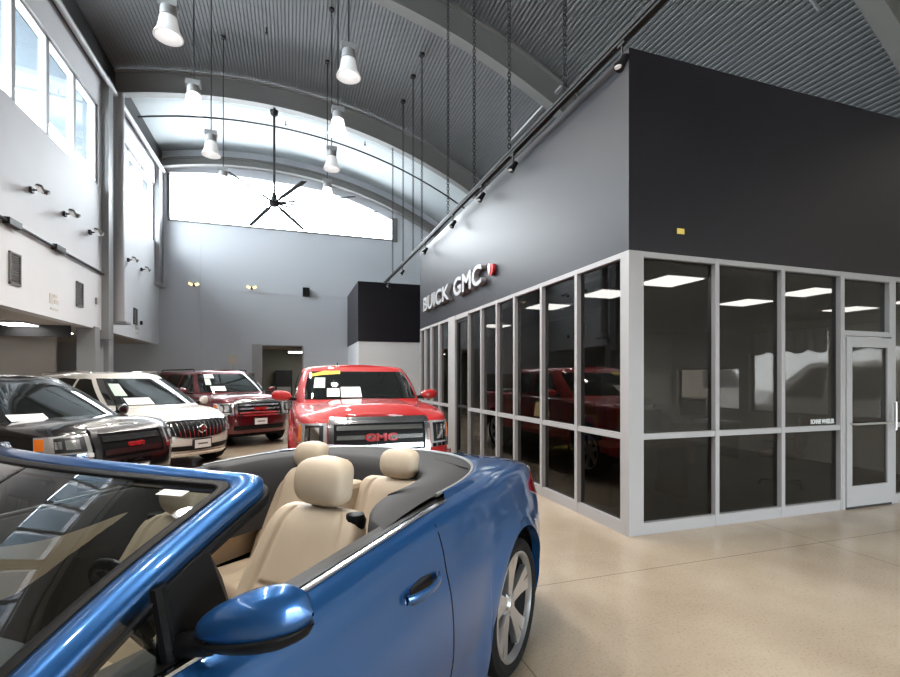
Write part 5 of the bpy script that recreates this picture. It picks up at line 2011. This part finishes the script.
def chair(loc, rz, fab, label):
    r = empty('office_chair', loc, rz, label, 'chair')
    MB().box(-0.24, 0.24, -0.24, 0.24, 0.43, 0.51).build('seat', fab, r, bevel=0.03)
    mb = MB()
    P = []
    for i in range(9):
        t = i / 8
        w = 0.22 * (1 - 0.25 * (2 * t - 1) ** 4)
        P.append([(x * w, 0.22 + 0.05 * t + (0.03 if f else -0.03) - 0.03 * (1 - x * x), 0.55 + 0.48 * t) for f, xs in ((0, (-1, -.5, 0, .5, 1)), (1, (1, .5, 0, -.5, -1))) for x in xs])
    mb.grid(P, closed_v=True)
    mb.add(P[0], [tuple(range(10))])
    mb.add(P[-1], [tuple(range(10))])
    mb.build('backrest', fab, r, smooth=True)
    MB().box(-0.03, 0.03, 0.19, 0.24, 0.45, 0.62).build('back_bracket', dark_metal, r)
    MB().tube([(0, 0, 0.07), (0, 0, 0.44)], 0.028, 12).build('gas_post', dark_metal, r, smooth=True)
    for k in range(5):
        a = 2 * PI * k / 5
        lg = MB().tube([(0, 0, 0.09), (0.28 * math.cos(a), 0.28 * math.sin(a), 0.07)], [0.025, 0.016], 8).build('leg', dark_metal, r, smooth=True)
        MB().lathe([(0, -0.014), (0.03, -0.014), (0.03, 0.014), (0, 0.014)], (0.28 * math.cos(a), 0.28 * math.sin(a), 0.03), 12, 'y').build('castor', black, lg)
    for s in (-1, 1):
        MB().tube([(s * 0.25, 0.1, 0.48), (s * 0.28, 0.08, 0.68), (s * 0.28, -0.16, 0.68)], 0.018, 8).build('armrest', black, r, smooth=True)
    return r


def monitor(loc, rz, label):
    r = empty('computer_monitor', loc, rz, label, 'monitor')
    MB().box(-0.26, 0.26, -0.02, 0.02, 0.12, 0.44).build('screen_housing', black, r, bevel=0.006)
    MB().box(-0.245, 0.245, -0.023, -0.02, 0.135, 0.425).build('screen', dark_glass, r)
    MB().box(-0.03, 0.03, 0.0, 0.03, 0.01, 0.2).box(-0.11, 0.11, -0.08, 0.08, 0, 0.012).build('stand', black, r)
    return r


desk((4.30, 5.2, 0), 0, 1.3, 0.65, 'long dark desk right behind the corner front window')
desk((7.6, 7.4, 0), 0, 1.6, 0.7, 'brown desk deep in the office seen through the third front window')
desk((4.15, 7.5, 0), R(90), 1.2, 0.6, 'brown desk beside the side windows of the office')
chair((4.15, 5.85, 0), R(10), blue_fab, 'dark blue office chair at the desk beside the side windows')
chair((4.25, 6.55, 0), R(200), yellow_fab, 'yellow office chair seen through the side windows')
chair((6.9, 5.15, 0), R(200), maroon_fab, 'dark maroon chair just inside the office door')
chair((5.8, 6.6, 0), R(150), grey_fab, 'grey office chair in the middle of the glazed office')
chair((7.7, 8.2, 0), R(0), grey_fab, 'grey office chair behind the far brown desk')
monitor((4.55, 5.2, 0.75), R(20), 'black monitor on the desk behind the corner window')
monitor((7.5, 7.4, 0.75), R(-10), 'black monitor on the far brown desk')
ls = empty('table_lamp', (4.2, 7.5, 0.75), 0, 'small lamp with yellow shade on the desk by the side windows', 'lamp')
MB().lathe([(0, 0), (0.07, 0), (0.07, 0.02), (0.015, 0.03), (0.015, 0.22), (0, 0.22)], (0, 0, 0), 16).build('lamp_base', dark_metal, ls, smooth=True)
MB().lathe([(0.14, 0.18), (0.10, 0.42), (0.095, 0.42), (0.135, 0.18)], (0, 0, 0), 24).build('lamp_shade', warm_glow, ls, smooth=True)
cb = empty('filing_cabinet', (6.2, 9.8, 0), 0, 'grey filing cabinet against the tan office back wall', 'cabinet')
MB().box(-0.9, 0.9, -0.25, 0.25, 0, 1.1).build('cabinet_body', office_dark, cb, bevel=0.01)
for kx in (-0.6, 0, 0.6):
    for z in (0.08, 0.42, 0.76):
        dr = MB().box(kx - 0.27, kx + 0.27, -0.268, -0.25, z, z + 0.3).build('drawer', grey_fab, cb, bevel=0.004)
        MB().box(kx - 0.07, kx + 0.07, -0.285, -0.268, z + 0.22, z + 0.24).build('handle', chrome, dr)
cp = empty('copier', (7.9, 9.6, 0), 0, 'bulky white copier at the office back wall', 'copier')
MB().box(-0.35, 0.35, -0.3, 0.3, 0, 0.95).build('copier_body', plate_white, cp, bevel=0.02)
MB().box(-0.33, 0.33, -0.28, 0.28, 0.95, 1.12).build('scanner_lid', grey_fab, cp, bevel=0.02)
MB().box(-0.3, 0.1, -0.36, -0.3, 0.7, 0.74).build('paper_tray', black, cp)
# green picture and papers
pc = empty('wall_picture', (5.0, 7.6, 1.55), 0, 'green toned picture on the dark office partition', 'picture')
MB().box(0, 0.02, -0.35, 0.35, -0.3, 0.3).build('picture_frame', dark_metal, pc)
MB().box(0.02, 0.025, -0.3, 0.3, -0.25, 0.25).build('picture_print', green_leaf, pc)
# scalloped valance on the outside windows
for y0, y1, lab in ((4.5, 6.05, 'over the outside window seen through the office door'), (6.25, 7.95, 'over the middle outside window of the office')):
    va = empty('window_valance', (XR - 0.06, (y0 + y1) / 2, 2.45), 0, 'white scalloped valance ' + lab, 'valance')
    h = (y1 - y0) / 2
    rows = []
    for k in range(41):
        y = lerp(-h, h, k / 40)
        drop = 0.30 + 0.07 * abs(math.sin(4 * PI * k / 40 + 0.6))
        dx = 0.02 * math.sin(k * 1.3)
        rows.append([(dx, y, 0.12), (dx, y, -drop), (dx + 0.004, y, -drop), (dx + 0.004, y, 0.12)])
    MB().grid(rows, closed_v=True).build('cloth', valance_m, va, smooth=True)
    MB().tube([(0, -h - 0.05, 0.12), (0, h + 0.05, 0.12)], 0.012, 8).build('rod', dark_metal, va)

# back room door and furniture behind the doorway
bd = empty('filing_cabinet', (-0.35, 22.95, 0), 0, 'dark tall cabinet inside the room behind the back doorway', 'cabinet')
MB().box(-0.36, 0.36, -0.22, 0.22, 0, 1.95).build('cabinet_body', dark_metal, bd, bevel=0.01)
MB().box(-0.3, 0.3, -0.235, -0.22, 0.2, 1.2).build('cabinet_door', ghost_m, bd)
nb = MB().box(-1.0, -0.6, 23.17, 23.2, 1.5, 1.9).build('notice_sheet', office_wall_m)
nb.location = (1.6, 0, 0)
tag(nb, 'small sheet on the wall of the room behind the doorway', 'notice')
# coat stand like sign in front of back wall
ss = empty('sign_stand', (-2.05, 18.9, 0), 0, 'slim grey sign stand against the back wall left of the doorway', 'sign stand')
MB().lathe([(0, 0), (0.2, 0), (0.2, 0.02), (0.02, 0.05), (0.02, 1.9), (0, 1.9)], (0, 0, 0), 16).build('post', steel_paint, ss, smooth=True)
MB().box(-0.16, 0.16, -0.02, 0.0, 2.1, 2.45).box(-0.015, 0.015, -0.01, 0.01, 1.9, 2.1).build('sign_plate', taupe, ss)
cbt = empty('counter', (-2.1, 19.45, 0), 0, 'low grey counter against the back wall behind the burgundy suv', 'counter')
MB().box(-1.0, 0.7, -0.3, 0.3, 0, 1.75).build('counter_body', vent_m, cbt, bevel=0.01)
MB().box(-1.04, 0.74, -0.33, 0.33, 1.75, 1.79).build('counter_top', steel_paint, cbt, bevel=0.005)

# outdoor vehicles beyond the office windows
VAN = dict(ENC)
VAN['paint'] = plate_white


def parked(loc, rz, paint, label, dims=(2.3, -2.3, 0.92)):
    P = dict(xf=dims[0], xr=dims[1], W=dims[2], nf=4, nr=5, arches=(dims[1] + 0.95, dims[0] - 0.9), R=0.42, wheel_r=0.34, sill=0.28, chin=0.25, round=0.1,
             top=[(dims[1], 1.13), (1.0, 1.13), (dims[0], 0.95)], crown=[(0, 0.05)], mid=0.65, tumble=0.05, tuck=0.05, flare=0.02, nose=[(0, 0.1), (0.5, 0), (1.0, 0.15)], paint=paint,
             house=dict(b=(1.45, dims[1] + 0.1, 0.85), t=(0.6, dims[1] + 0.4, 0.64), zb=[(-3, 1.12), (3, 1.12)], zr=[(-3, 1.95), (3, 1.95)]),
             side_windows=[(0.9, 0.0, 0.35, 0.0), (-0.08, -1.0, -0.08, -0.95)], seams=(0.95, -0.04), handles=(0.12,), mirror=(0.85, 0.84, 1.02), spokes=5, handle_mat=paint)
    r, B_, H_ = suv('parked_car', loc, rz, P, label, 'car')
    for s in (1, -1):
        fpatch(B_, 'headlight', (s * 0.5, s * 0.78), (0.62, 0.64), (s * 0.5, s * 0.78), (0.74, 0.76), lamp_lens, r, 0.01, 0.02)
    fpatch(B_, 'grille', (-0.42, 0, 0.42), (0.5,) * 3, (-0.42, 0, 0.42), (0.66,) * 3, black, r, 0.01, 0.02)
    return r


parked((11.6, 7.2, -0.05), R(95), plate_white, 'white car parked outdoors beyond the middle office window')
parked((11.7, 12.4, -0.05), R(88), white_paint, 'white car parked outdoors, furthest beyond the office')
parked((12.6, 1.9, -0.05), R(92), steel_paint, 'silver car parked outdoors beyond the office door')
